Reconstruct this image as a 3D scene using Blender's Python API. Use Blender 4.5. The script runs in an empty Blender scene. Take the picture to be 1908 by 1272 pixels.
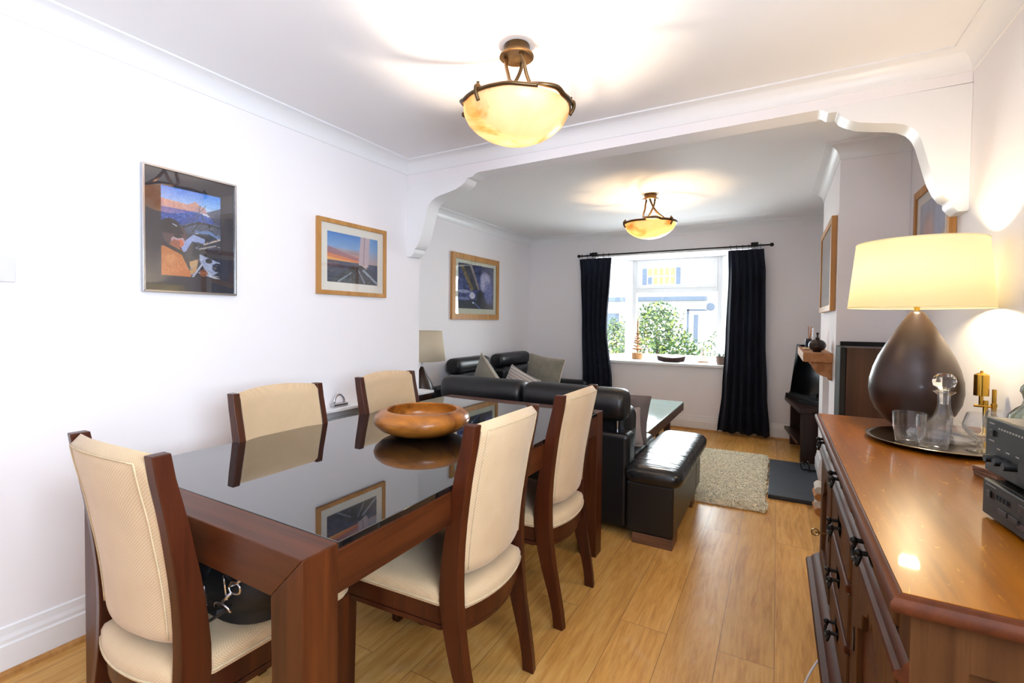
import bpy, math, random
import numpy as np
from mathutils import Vector, Matrix
random.seed(7)
PI = math.pi
S = bpy.context.scene
COL = S.collection

# ------------------------------------------------------------------ camera
IMG_W, IMG_H = 1908, 1272
FPX, YAW, PITCH, ROLL, PCX, PCY, CAM_H = 891.36, -0.5205, -0.0243, 0.010, 937.67, 618.03, 1.2708
_F = Vector((math.sin(YAW)*math.cos(PITCH), math.cos(YAW)*math.cos(PITCH), math.sin(PITCH)))
_R = Vector((math.cos(YAW), -math.sin(YAW), 0)); _U = _R.cross(_F)
_R2 = _R*math.cos(ROLL) + _U*math.sin(ROLL); _U2 = -_R*math.sin(ROLL) + _U*math.cos(ROLL)
cam_d = bpy.data.cameras.new('camera'); cam = bpy.data.objects.new('camera', cam_d); COL.objects.link(cam)
m3 = Matrix((_R2, _U2, -_F)).transposed()
cam.matrix_world = Matrix.Translation((0, 0, CAM_H)) @ m3.to_4x4()
cam_d.sensor_width = 36; cam_d.lens = FPX/IMG_W*36
cam_d.shift_x = (IMG_W/2-PCX)/IMG_W; cam_d.shift_y = (PCY-IMG_H/2)/IMG_W
cam_d.clip_start = 0.05; cam_d.clip_end = 200
S.camera = cam

# ------------------------------------------------------------------ view, world, daylight
S.view_settings.view_transform = 'Standard'; S.view_settings.look = 'None'
S.view_settings.gamma = 1; S.view_settings.use_curve_mapping = False
S.view_settings.exposure = 0.28
S.cycles.use_denoising = True
S.cycles.max_bounces = 10; S.cycles.diffuse_bounces = 5; S.cycles.glossy_bounces = 5
S.cycles.transmission_bounces = 10; S.cycles.transparent_max_bounces = 16
S.cycles.caustics_reflective = False; S.cycles.caustics_refractive = False
S.cycles.sample_clamp_indirect = 6
w = bpy.data.worlds.new('sky'); S.world = w; w.use_nodes = True
bg = w.node_tree.nodes['Background']; bg.inputs[0].default_value = (0.86, 0.93, 1.0, 1); bg.inputs[1].default_value = 3.6

def light(name, kind, loc, energy, color, size=0.1, size_y=None, aim=None, spread=None):
    d = bpy.data.lights.new(name, kind); d.energy = energy; d.color = color
    if kind == 'AREA':
        d.shape = 'RECTANGLE'; d.size = size; d.size_y = size_y or size
        if spread: d.spread = spread
    elif kind == 'SUN': d.angle = size
    else: d.shadow_soft_size = size
    o = bpy.data.objects.new(name, d); COL.objects.link(o); o.location = loc
    if aim is not None:
        o.rotation_euler = (Vector(aim)-Vector(loc)).to_track_quat('-Z', 'Y').to_euler()
    return o
YRL = -1.95
light('sun', 'SUN', (4, -6, 12), 3.0, (1, .96, .88), math.radians(1.5), aim=(1.0, 6, 0))
# fill lamp added outside an invented side window, then sky light through the bay
light('side_fill', 'AREA', (.678+.2, .06, 1.55), 92, (0.72, 0.83, 1.0), 1.25, 1.1, aim=(-3, .9, 4.2))
light('bay_daylight', 'AREA', (-1.17, 6.78, 1.5), 64, (0.9, 0.95, 1.0), 1.1, 1.1, aim=(-1.0, 2.5, 0.3))

# ------------------------------------------------------------------ room dimensions
XL, XR = -2.354, 0.678          # dining room side walls
YB0, YB1, ZB = 2.684, 2.825, 2.25   # beam
XLL, YW, H = -3.04, 6.025, 2.4  # living room left wall, window wall, ceiling
YR = -1.75                      # rear wall
CBX, CBY0, CBY1 = 0.325, 3.72, 4.96  # chimney breast

# ------------------------------------------------------------------ materials
def srgb(r, g, b):
    f = lambda c: (c/255/12.92) if c/255 <= .04045 else ((c/255+.055)/1.055)**2.4
    return (f(r), f(g), f(b), 1)
class NT:
    def __init__(s, name):
        s.m = bpy.data.materials.new(name); s.m.use_nodes = True; s.t = s.m.node_tree; s.n = s.t.nodes
        s.b = s.n['Principled BSDF']; s.out = s.n['Material Output']
    def new(s, k, **kw):
        x = s.n.new(k)
        for a, v in kw.items(): setattr(x, a, v)
        return x
    def l(s, a, b): s.t.links.new(a, b)
    def coords(s, scale=(1, 1, 1), rot=(0, 0, 0), kind='Object', loc=(0, 0, 0)):
        tc = s.new('ShaderNodeTexCoord'); mp = s.new('ShaderNodeMapping')
        mp.inputs['Scale'].default_value = scale; mp.inputs['Rotation'].default_value = rot; mp.inputs['Location'].default_value = loc
        s.l(tc.outputs[kind], mp.inputs[0]); return mp.outputs[0]
    def noise(s, vec, scale=5, detail=4, rough=.55, dist=0):
        x = s.new('ShaderNodeTexNoise'); x.inputs['Scale'].default_value = scale; x.inputs['Detail'].default_value = detail
        x.inputs['Roughness'].default_value = rough; x.inputs['Distortion'].default_value = dist; s.l(vec, x.inputs['Vector']); return x.outputs['Fac']
    def ramp(s, fac, stops):
        r = s.new('ShaderNodeValToRGB'); e = r.color_ramp.elements
        while len(e) < len(stops): e.new(.5)
        for i, (p, c) in enumerate(stops): e[i].position = p; e[i].color = c
        s.l(fac, r.inputs[0]); return r.outputs[0]
    def mix(s, fac, a, b, mode='MIX'):
        x = s.new('ShaderNodeMix', data_type='RGBA', blend_type=mode)
        if isinstance(fac, (int, float)): x.inputs[0].default_value = fac
        else: s.l(fac, x.inputs[0])
        for v, i in ((a, 6), (b, 7)):
            if isinstance(v, tuple): x.inputs[i].default_value = v
            else: s.l(v, x.inputs[i])
        return x.outputs[2]
    def bump(s, h, strength=.3, dist=.002):
        b = s.new('ShaderNodeBump'); b.inputs['Strength'].default_value = strength; b.inputs['Distance'].default_value = dist
        s.l(h, b.inputs['Height']); s.l(b.outputs[0], s.b.inputs['Normal'])
    def col(s, c):
        if isinstance(c, tuple): s.b.inputs['Base Color'].default_value = c
        else: s.l(c, s.b.inputs['Base Color'])
    def set(s, **kw):
        for k, v in kw.items(): s.b.inputs[k.replace('_', ' ')].default_value = v
def plain(name, c, rough=.5, metal=0, var=.06, scale=8, coat=0, bump=0, **kw):
    n = NT(name); f = n.noise(n.coords(), scale, 5)
    a = tuple(min(1, x*(1-var)) for x in c[:3])+(1,); b = tuple(min(1, x*(1+var)) for x in c[:3])+(1,)
    n.col(n.ramp(f, [(.3, a), (.7, b)])); n.set(Roughness=rough, Metallic=metal, Coat_Weight=coat)
    if bump: n.bump(n.noise(n.coords(), scale*12, 3), bump)
    n.set(**kw); return n.m
def wood(name, dark, light_, axis='x', rough=.4, scale=1.0, coat=0, contrast=(.35, .7), bump=.1, flecks=None, spec=.3, cr=.1):
    n = NT(name); k = 26*scale; s = {'x': (1.3*scale, k, k), 'y': (k, 1.3*scale, k), 'z': (k, k, 1.3*scale)}[axis]
    v = n.coords(s); f = n.noise(v, 1.0, 7, .62, .6)
    c = n.ramp(f, [(contrast[0], dark), (contrast[1], light_)])
    f2 = n.noise(n.coords(), 2.2, 3); c = n.mix(.25, c, n.ramp(f2, [(.3, dark), (.7, light_)]))
    if flecks:
        s3 = {'x': (14, 60, 60), 'y': (60, 14, 60), 'z': (60, 60, 14)}[axis]
        c = n.mix(n.ramp(n.noise(n.coords(s3), 1, 2, .5, 1.5), [(.66, (0, 0, 0, 1)), (.72, (.55, .55, .55, 1))]), c, flecks)
    n.col(c); n.set(Roughness=rough, Coat_Weight=coat, Coat_Roughness=cr); n.b.inputs['Specular IOR Level'].default_value = spec; n.bump(f, bump, .0008); return n.m
def thin_glass(name, tint=(1, 1, 1, 1), gl=.10, pw=5):
    n = NT(name); t = n.new('ShaderNodeBsdfTransparent'); t.inputs[0].default_value = tint
    g = n.new('ShaderNodeBsdfGlossy'); g.inputs['Roughness'].default_value = .02
    lw = n.new('ShaderNodeLayerWeight'); lw.inputs[0].default_value = .5
    mx = n.new('ShaderNodeMixShader'); pw_ = n.new('ShaderNodeMath', operation='POWER'); pw_.inputs[1].default_value = pw; n.l(lw.outputs['Facing'], pw_.inputs[0])
    mm = n.new('ShaderNodeMath', operation='MULTIPLY_ADD'); mm.inputs[1].default_value = .9-gl; mm.inputs[2].default_value = gl
    n.l(pw_.outputs[0], mm.inputs[0]); n.l(mm.outputs[0], mx.inputs[0]); n.l(t.outputs[0], mx.inputs[1]); n.l(g.outputs[0], mx.inputs[2])
    n.l(mx.outputs[0], n.out.inputs[0]); return n.m
M = {}
def painted(name, c, rough=.75, b=.12):
    n = NT(name); f = n.noise(n.coords(), 1.7, 3)
    n.col(n.ramp(f, [(.25, tuple(x*.985 for x in c[:3])+(1,)), (.75, c)])); n.set(Roughness=rough)
    n.bump(n.noise(n.coords(), 180, 3), b, .0006); return n.m
M['wall'] = painted('wall_paint', srgb(243, 239, 241))
M['ceil'] = painted('ceiling_paint', srgb(245, 243, 244))
M['trim'] = painted('gloss_trim_paint', srgb(240, 239, 240), .35, .04)
M['upvc'] = plain('white_plastic', srgb(240, 241, 243), .25, var=.01)
def floor_mat():
    n = NT('oak_floor'); tc = n.new('ShaderNodeTexCoord'); sp = n.new('ShaderNodeSeparateXYZ'); n.l(tc.outputs['Object'], sp.inputs[0])
    ax = n.new('ShaderNodeMath', operation='ADD'); ax.inputs[1].default_value = .365+.19*40; n.l(sp.outputs[0], ax.inputs[0])
    ay = n.new('ShaderNodeMath', operation='ADD'); ay.inputs[1].default_value = 20.2; n.l(sp.outputs[1], ay.inputs[0])
    cb = n.new('ShaderNodeCombineXYZ'); n.l(ay.outputs[0], cb.inputs[0]); n.l(ax.outputs[0], cb.inputs[1])
    br = n.new('ShaderNodeTexBrick'); br.offset = .37; br.offset_frequency = 2; br.inputs['Scale'].default_value = 1
    br.inputs['Brick Width'].default_value = 1.85; br.inputs['Row Height'].default_value = .19
    br.inputs['Mortar Size'].default_value = .0011; br.inputs['Mortar Smooth'].default_value = .3; br.inputs['Bias'].default_value = 0
    br.inputs['Color1'].default_value = (0, 0, 0, 1); br.inputs['Color2'].default_value = (1, 1, 1, 1); br.inputs['Mortar'].default_value = (.5, .5, .5, 1)
    n.l(cb.outputs[0], br.inputs['Vector'])
    # per-plank shift of the grain
    sc = n.new('ShaderNodeVectorMath', operation='SCALE'); n.l(br.outputs['Color'], sc.inputs[0]); sc.inputs['Scale'].default_value = 7
    ad = n.new('ShaderNodeVectorMath', operation='ADD'); n.l(tc.outputs['Object'], ad.inputs[0]); n.l(sc.outputs[0], ad.inputs[1])
    mp = n.new('ShaderNodeMapping'); mp.inputs['Scale'].default_value = (17, 1.6, 17); n.l(ad.outputs[0], mp.inputs[0])
    g = n.noise(mp.outputs[0], 1.0, 8, .66, 1.6)
    mp2 = n.new('ShaderNodeMapping'); mp2.inputs['Scale'].default_value = (90, 7, 90); n.l(ad.outputs[0], mp2.inputs[0])
    g2 = n.noise(mp2.outputs[0], 1.0, 4, .6, .4)
    base = n.ramp(g, [(.28, srgb(192, 130, 56)), (.5, srgb(228, 170, 88)), (.75, srgb(242, 196, 118))])
    base = n.mix(.28, base, n.ramp(g2, [(.35, srgb(172, 120, 60)), (.65, srgb(234, 192, 126))]))
    pl = n.ramp(br.outputs['Color'], [(0, srgb(206, 200, 192)), (1, srgb(255, 252, 246))])
    base = n.mix(.55, base, pl, 'MULTIPLY')
    # knots
    vo = n.new('ShaderNodeTexVoronoi'); vo.inputs['Scale'].default_value = 1.0; mk = n.new('ShaderNodeMapping'); mk.inputs['Scale'].default_value = (3.4, 1.5, 1)
    n.l(tc.outputs['Object'], mk.inputs[0]); n.l(mk.outputs[0], vo.inputs['Vector'])
    kn = n.new('ShaderNodeMath', operation='MULTIPLY_ADD'); n.l(n.noise(n.coords((1, 1, 1)), 40, 3), kn.inputs[0]); kn.inputs[1].default_value = .06; n.l(vo.outputs['Distance'], kn.inputs[2])
    base = n.mix(n.ramp(kn.outputs[0], [(.05, (1, 1, 1, 1)), (.085, (0, 0, 0, 1))]), base, srgb(70, 42, 22))
    # worn pale scuffs
    sf = n.ramp(n.noise(n.coords((2.2, 1.1, 1)), 1.4, 9, .75, 2.2), [(.56, (0, 0, 0, 1)), (.72, (.35, .35, .35, 1))])
    base = n.mix(sf, base, srgb(222, 190, 150))
    base = n.mix(br.outputs['Fac'], base, srgb(112, 76, 44))
    n.col(base); rr = n.ramp(g, [(.2, (.42, .42, .42, 1)), (.8, (.30, .30, .30, 1))]); n.l(rr, n.b.inputs['Roughness']); n.b.inputs['Specular IOR Level'].default_value = .35
    h = n.mix(.5, n.ramp(br.outputs['Fac'], [(0, (1, 1, 1, 1)), (1, (0, 0, 0, 1))]), g); n.bump(h, .18, .0012); return n.m
M['floor'] = floor_mat()
M['table'] = wood('cherry_table_wood', srgb(52, 22, 8), srgb(98, 48, 19), 'z', .38, .8, .06)
M['table_x'] = wood('cherry_rail_wood', srgb(52, 22, 8), srgb(98, 48, 19), 'x', .38, .8, .06)
M['table_y'] = wood('cherry_apron_wood', srgb(52, 22, 8), srgb(98, 48, 19), 'y', .38, .8, .06)
M['chairwood'] = wood('mahogany_chair_wood', srgb(44, 17, 7), srgb(84, 36, 14), 'z', .36, .8, .1)
M['oak_frame'] = wood('light_oak_frame', srgb(164, 112, 56), srgb(204, 152, 90), 'z', .45, 1)
M['oak_mantel'] = wood('oak_mantel_wood', srgb(150, 98, 58), srgb(196, 144, 98), 'y', .55, .8)
M['bowlwood'] = wood('turned_bowl_wood', srgb(92, 44, 10), srgb(190, 118, 42), 'x', .3, .45, .25, (.36, .64))
M['sb_top'] = wood('oak_sideboard_top', srgb(100, 50, 2), srgb(158, 92, 6), 'y', .32, .7, .2, (.3, .75), .02, srgb(196, 134, 30), .15, .04)
M['sb_body'] = wood('oak_sideboard_body', srgb(60, 33, 13), srgb(104, 66, 34), 'z', .65, .8, 0, spec=.12)
M['sb_mould'] = wood('dark_oak_moulding', srgb(52, 22, 9), srgb(94, 46, 20), 'y', .55, .8, 0, spec=.14)
M['speaker_wood'] = wood('walnut_speaker_veneer', srgb(46, 29, 23), srgb(82, 56, 43), 'z', .4, .7)
M['foot_wood'] = wood('walnut_foot', srgb(92, 62, 46), srgb(138, 100, 78), 'x', .5, 1)
M['dark_wood'] = wood('espresso_wood', srgb(34, 20, 18), srgb(62, 40, 34), 'z', .35, .8)
M['ct_wood'] = wood('coffee_table_wood', srgb(58, 34, 28), srgb(92, 58, 48), 'y', .4, .8)
M['black_glass'] = NT('black_table_glass').m
_b = M['black_glass'].node_tree.nodes['Principled BSDF']; _n = NT('black_table_glass_top'); _n.col(_n.ramp(_n.noise(_n.coords(), 3), [(0, (.004, .004, .005, 1)), (1, (.006, .006, .007, 1))]))
_n.set(Roughness=.02, Coat_Weight=.6, Coat_Roughness=.0, IOR=1.8); M['black_glass'] = _n.m
def cream():
    n = NT('cream_weave'); v = n.coords((1, 1, 1)); ch = n.new('ShaderNodeTexWave', wave_type='BANDS', bands_direction='DIAGONAL'); ch.inputs['Scale'].default_value = 95
    ch.inputs['Distortion'].default_value = .6; n.l(v, ch.inputs['Vector'])
    ch2 = n.new('ShaderNodeTexWave', wave_type='BANDS', bands_direction='DIAGONAL'); ch2.inputs['Scale'].default_value = 95; ch2.inputs['Distortion'].default_value = .6
    n.l(n.coords((1, -1, -1)), ch2.inputs['Vector'])
    mx = n.new('ShaderNodeMath', operation='MULTIPLY'); n.l(ch.outputs['Fac'], mx.inputs[0]); n.l(ch2.outputs['Fac'], mx.inputs[1])
    c = n.ramp(mx.outputs[0], [(0, srgb(164, 134, 96)), (.6, srgb(216, 186, 146))])
    st = n.ramp(n.noise(n.coords(), 5, 4), [(.35, srgb(200, 170, 132)), (.65, srgb(220, 192, 156))]); c = n.mix(.5, c, st)
    n.col(c); n.set(Roughness=.8, Sheen_Weight=.25); n.bump(mx.outputs[0], .35, .0012); return n.m
M['cream'] = cream()
M['piping'] = plain('cream_piping', srgb(196, 174, 140), .8, var=.1, scale=60)
def leather(name, c, rough=.36):
    n = NT(name); v = n.new('ShaderNodeTexVoronoi'); v.inputs['Scale'].default_value = 170; n.l(n.coords(), v.inputs['Vector'])
    n.col(n.ramp(n.noise(n.coords(), 6), [(.3, c), (.7, tuple(x*1.35 for x in c[:3])+(1,))])); n.set(Roughness=rough)
    n.bump(v.outputs['Distance'], .12, .001); return n.m
M['leather'] = leather('black_leather', srgb(15, 15, 18))
def creased():
    n = NT('creased_black_leather'); n.col(n.ramp(n.noise(n.coords(), 6), [(.3, srgb(20, 20, 22)), (.7, srgb(30, 29, 30))])); n.set(Roughness=.27)
    n.bump(n.noise(n.coords((2.2, 13, 2)), 1, 2, .5, .8), .55, .02); return n.m
M['leather_seat'] = creased()
M['brass'] = plain('aged_brass', srgb(132, 104, 58), .32, 1, .18, 20)
M['bronze'] = plain('antique_bronze', srgb(94, 74, 50), .34, .9, .2, 12)
M['gold'] = plain('polished_brass', srgb(206, 164, 70), .16, 1, .04)
M['steel'] = plain('brushed_steel', srgb(196, 196, 200), .22, 1, .05)
M['iron'] = plain('black_iron', srgb(30, 27, 25), .45, .6, .2, 30)
M['black'] = plain('satin_black', srgb(20, 20, 22), .4, 0, .1)
M['black_matt'] = plain('matt_black', srgb(14, 14, 15), .8, 0, .1)
M['screen'] = plain('dark_screen', srgb(9, 9, 10), .12, 0, .05)
M['curtain'] = plain('navy_velvet', srgb(10, 17, 36), .9, 0, .3, 5)
M['slate'] = plain('slate', srgb(40, 45, 54), .55, 0, .22, 5, bump=.12)
def alabaster():
    n = NT('alabaster_glass'); v = n.coords((1, 1, 1)); f = n.noise(v, 4, 4, .55, 1.2)
    c = n.ramp(f, [(.34, srgb(200, 156, 100)), (.46, srgb(234, 212, 178)), (.8, srgb(242, 226, 204))])
    tr = n.new('ShaderNodeBsdfTranslucent'); n.l(c, tr.inputs[0]); n.col(c); n.set(Roughness=.3)
    mx = n.new('ShaderNodeMixShader'); mx.inputs[0].default_value = .52; n.l(n.b.outputs[0], mx.inputs[1]); n.l(tr.outputs[0], mx.inputs[2])
    n.l(mx.outputs[0], n.out.inputs[0]); return n.m
M['alabaster'] = alabaster()
def shade_mat(name, c, tr=.5):
    n = NT(name); w_ = n.new('ShaderNodeTexWave', wave_type='BANDS', bands_direction='Z'); w_.inputs['Scale'].default_value = 160; n.l(n.coords(), w_.inputs['Vector'])
    cc = n.ramp(w_.outputs['Fac'], [(0, tuple(x*.93 for x in c[:3])+(1,)), (1, c)]); n.col(cc); n.set(Roughness=.9)
    t = n.new('ShaderNodeBsdfTranslucent'); n.l(cc, t.inputs[0]); mx = n.new('ShaderNodeMixShader'); mx.inputs[0].default_value = tr
    n.l(n.b.outputs[0], mx.inputs[1]); n.l(t.outputs[0], mx.inputs[2]); n.l(mx.outputs[0], n.out.inputs[0]); return n.m
M['shade'] = shade_mat('cream_lampshade', srgb(254, 250, 232), .86)
M['shade2'] = shade_mat('linen_lampshade', srgb(226, 212, 186), .25)
M['lampbody'] = plain('brown_turned_wood', srgb(50, 30, 23), .36, 0, .25, 9, coat=.1)
M['crystal'] = NT('cut_crystal').m
_n = NT('clear_crystal'); _n.col(_n.ramp(_n.noise(_n.coords(), 2), [(0, (.97, .98, .98, 1)), (1, (1, 1, 1, 1))])); _n.set(Roughness=.0, Transmission_Weight=1.0, IOR=1.48); M['crystal'] = _n.m; M['clear'] = thin_glass('thin_clear_glass', (.97, .975, .98, 1), .05, 2.2)
_n = NT('aqua_glass'); _n.col(_n.ramp(_n.noise(_n.coords(), 2), [(0, srgb(196, 236, 228)), (1, srgb(216, 246, 240))])); _n.set(Roughness=.05, Transmission_Weight=.8, IOR=1.45); M['aqua'] = _n.m
_n = NT('pale_green_bottle_glass'); _n.col(_n.ramp(_n.noise(_n.coords(), 2), [(0, srgb(214, 232, 222)), (1, srgb(228, 240, 232))])); _n.set(Roughness=.02, Transmission_Weight=.9, IOR=1.45); M['bottle'] = _n.m
M['frost'] = plain('frosted_table_glass', srgb(176, 208, 204), .1, 0, .03, coat=.5)
M['pane'] = thin_glass('window_pane_glass', (.98, 1, .99, 1), .04)
M['picglass'] = thin_glass('picture_glass', (1, 1, 1, 1), .08)
M['cork'] = plain('cork', srgb(190, 150, 110), .9, 0, .2, 60)
def suede(name, c): return plain(name, c, .95, 0, .14, 14, bump=.2, Sheen_Weight=.3)
M['cush_grey'] = suede('grey_suede', srgb(134, 129, 116)); M['cush_edge'] = suede('beige_gusset', srgb(186, 170, 152))
M['cush_brown'] = suede('taupe_suede', srgb(106, 94, 92)); M['cush_pink'] = suede('pale_taupe_suede', srgb(158, 142, 138))
def patterned():
    n = NT('dotted_rows_cotton'); v = n.coords((1, 1, 1)); sp = n.new('ShaderNodeSeparateXYZ'); n.l(v, sp.inputs[0])
    def tri(o, f):
        a = n.new('ShaderNodeMath', operation='MULTIPLY'); a.inputs[1].default_value = f; n.l(o, a.inputs[0])
        b_ = n.new('ShaderNodeMath', operation='FRACT'); n.l(a.outputs[0], b_.inputs[0]); c = n.new('ShaderNodeMath', operation='LESS_THAN'); c.inputs[1].default_value = .42; n.l(b_.outputs[0], c.inputs[0]); return c.outputs[0]
    mm = n.new('ShaderNodeMath', operation='MULTIPLY'); n.l(tri(sp.outputs[0], 55), mm.inputs[0]); n.l(tri(sp.outputs[2], 32), mm.inputs[1])
    dots = n.ramp(n.noise(n.coords((.01, .01, 1)), 38, 0), [(.46, srgb(58, 66, 78)), (.54, srgb(176, 92, 88))])
    n.col(n.mix(mm.outputs[0], srgb(206, 200, 194), dots)); n.set(Roughness=.9); return n.m
M['cush_pat'] = patterned()
M['rug'] = plain('cream_wool_pile', srgb(232, 218, 192), .95, 0, .22, 26)
M['pileb'] = plain('wool_pile_tips', srgb(240, 228, 206), .95, 0, .25, 30)
M['mount_w'] = plain('white_mount', srgb(246, 240, 228), .8, var=.01)
M['mount_d'] = plain('charcoal_mount', srgb(44, 44, 54), .7, var=.05)
M['mount_c'] = plain('cream_mount', srgb(214, 216, 196), .8, var=.01)
M['tray'] = plain('pewter_tray', srgb(150, 138, 124), .2, 1, .12, 8)
M['amp'] = plain('black_hifi_metal', srgb(15, 15, 16), .5, 0, .06)
M['amp_top'] = plain('black_hifi_lid', srgb(24, 23, 23), .32, .3, .06)
M['legend'] = plain('pale_legend', srgb(150, 146, 138), .5)
M['display'] = plain('grey_display', srgb(58, 62, 68), .15)
M['navy'] = plain('navy_glass', srgb(24, 22, 44), .15)
M['reed'] = plain('orange_reed', srgb(200, 130, 70), .6)
M['shell'] = plain('shell', srgb(214, 186, 146), .5, 0, .2, 40)
M['pot_brown'] = plain('dark_ribbed_wood', srgb(38, 20, 17), .25, 0, .2)
M['terracotta'] = plain('stone_pot', srgb(128, 104, 92), .7)
M['leaf'] = plain('shrub_leaf', srgb(62, 94, 52), .5, 0, .5, 7); M['leaf2'] = plain('yellow_green_leaf', srgb(150, 170, 78), .5, 0, .4, 9)
M['bark'] = plain('bark', srgb(96, 76, 58), .9, 0, .3, 20)
M['render_w'] = plain('white_render', srgb(226, 224, 222), .8, 0, .04, 3)
M['bluegrey'] = plain('blue_grey_paint', srgb(92, 106, 128), .5, 0, .08)
M['blind'] = plain('ochre_blind', srgb(196, 160, 100), .7, 0, .2, 4)
M['paving'] = plain('pale_paving', srgb(176, 172, 164), .8, 0, .15, 3)
M['plastic_w'] = plain('white_switch_plastic', srgb(214, 212, 222), .3, var=.01)
M['bagfab'] = plain('black_nylon', srgb(20, 20, 22), .6, 0, .15, 30, bump=.2); M['strap'] = plain('black_webbing', srgb(16, 16, 18), .75, 0, .2, 90, bump=.3)
M['log'] = plain('split_log', srgb(176, 116, 60), .8, 0, .3, 12); M['birch'] = plain('birch_bark', srgb(206, 198, 186), .8, 0, .2, 20)
M['slice'] = plain('driftwood', srgb(164, 116, 70), .7, 0, .3, 20)

# ------------------------------------------------------------------ geometry helpers
class MB:
    def __init__(s): s.v = []; s.f = []
    def add(s, vs, fs):
        b = len(s.v); s.v += [tuple(v) for v in vs]; s.f += [tuple(i+b for i in f) for f in fs]; return s
    def box(s, x0, x1, y0, y1, z0, z1, mat=None):
        vs = [Vector((x, y, z)) for x in (x0, x1) for y in (y0, y1) for z in (z0, z1)]
        if mat: vs = [mat @ v for v in vs]
        return s.add(vs, [(0, 1, 3, 2), (4, 6, 7, 5), (0, 4, 5, 1), (2, 3, 7, 6), (0, 2, 6, 4), (1, 5, 7, 3)])
    def tube(s, pts, r, n=10, cap=True, flat=1.0):
        pts = [Vector(p) for p in pts]; k = len(pts); rs = r if isinstance(r, (list, tuple)) else [r]*k; rings = []
        t0 = (pts[1]-pts[0]).normalized(); up = Vector((0, 0, 1)) if abs(t0.z) < .9 else Vector((1, 0, 0)); a = t0.cross(up).normalized()
        for i, p in enumerate(pts):
            t = (pts[min(i+1, k-1)]-pts[max(i-1, 0)]).normalized(); a = (a-t*a.dot(t)).normalized(); b = t.cross(a)
            rings.append([p+(a*math.cos(2*PI*j/n)+b*math.sin(2*PI*j/n)*flat)*rs[i] for j in range(n)])
        vs = [q for R_ in rings for q in R_]; fs = []
        for i in range(k-1):
            for j in range(n): fs.append((i*n+j, i*n+(j+1) % n, (i+1)*n+(j+1) % n, (i+1)*n+j))
        if cap: fs += [tuple(range(n-1, -1, -1)), tuple(range((k-1)*n, k*n))]
        return s.add(vs, fs)
    def lathe(s, prof, n=40, c=(0, 0, 0), tip=True):
        vs = []; fs = []; k = len(prof)
        for (r, z) in prof:
            for j in range(n): vs.append((c[0]+r*math.cos(2*PI*j/n), c[1]+r*math.sin(2*PI*j/n), c[2]+z))
        for i in range(k-1):
            for j in range(n): fs.append((i*n+j, i*n+(j+1) % n, (i+1)*n+(j+1) % n, (i+1)*n+j))
        if tip:
            if prof[0][0] > 1e-5: fs.append(tuple(range(n-1, -1, -1)))
            if prof[-1][0] > 1e-5: fs.append(tuple(range((k-1)*n, k*n)))
        return s.add(vs, fs)
    def prism(s, poly, axis, a, b):
        def P(u, v, w_): return {'x': (w_, u, v), 'y': (u, w_, v), 'z': (u, v, w_)}[axis]
        n = len(poly); vs = [P(u, v, a) for u, v in poly]+[P(u, v, b) for u, v in poly]
        fs = [tuple(range(n-1, -1, -1)), tuple(range(n, 2*n))]+[(i, (i+1) % n, n+(i+1) % n, n+i) for i in range(n)]
        return s.add(vs, fs)
    def strip(s, rows):
        k = len(rows[0]); vs = [p for r in rows for p in r]; fs = []
        for i in range(len(rows)-1):
            for j in range(k-1): fs.append((i*k+j, i*k+j+1, (i+1)*k+j+1, (i+1)*k+j))
        return s.add(vs, fs)
    def loft(s, rings, cap=True):
        n = len(rings[0]); vs = [p for r in rings for p in r]; fs = []
        for i in range(len(rings)-1):
            for j in range(n): fs.append((i*n+j, i*n+(j+1) % n, (i+1)*n+(j+1) % n, (i+1)*n+j))
        if cap: fs += [tuple(range(n-1, -1, -1)), tuple(range((len(rings)-1)*n, len(rings)*n))]
        return s.add(vs, fs)
    def sphere(s, c, r, n=16, sz=1.0):
        prof = [(max(1e-4, r*math.sin(PI*i/n)), -r*sz*math.cos(PI*i/n)) for i in range(n+1)]
        return s.lathe(prof, n*2, c)
    def build(s, name, mat, parent=None, bevel=0, seg=2, smooth=None, subd=0, solid=0, loc=None, rot=None):
        me = bpy.data.meshes.new(name); me.from_pydata(s.v, [], s.f); me.validate()
        import bmesh
        bm = bmesh.new(); bm.from_mesh(me); bmesh.ops.recalc_face_normals(bm, faces=bm.faces); bm.to_mesh(me); bm.free()
        me.materials.append(mat if not isinstance(mat, str) else M[mat])
        o = bpy.data.objects.new(name, me); COL.objects.link(o)
        if parent: o.parent = parent
        if loc: o.location = loc
        if rot: o.rotation_euler = rot
        if solid:
            sm = o.modifiers.new('solid', 'SOLIDIFY'); sm.thickness = solid; sm.offset = 0
        if bevel:
            bv = o.modifiers.new('bevel', 'BEVEL'); bv.width = bevel; bv.segments = seg; bv.limit_method = 'ANGLE'; bv.angle_limit = math.radians(40); bv.harden_normals = True
            me.polygons.foreach_set('use_smooth', [True]*len(me.polygons))
        if subd:
            sd = o.modifiers.new('sub', 'SUBSURF'); sd.levels = subd; sd.render_levels = subd
        if smooth is not None:
            me.polygons.foreach_set('use_smooth', [True]*len(me.polygons))
            if smooth > 0: me.set_sharp_from_angle(angle=math.radians(smooth))
        return o
def tag(o, label, cat=None, group=None, kind=None):
    if label: o['label'] = label
    if cat: o['category'] = cat
    if group: o['group'] = group
    if kind: o['kind'] = kind
    return o
def thing(name, label, cat, loc=(0, 0, 0), rz=0, group=None, kind=None):
    o = bpy.data.objects.new(name, None); COL.objects.link(o); o.location = loc; o.rotation_euler = (0, 0, rz); o.empty_display_size = .1
    return tag(o, label, cat, group, kind)
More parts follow.
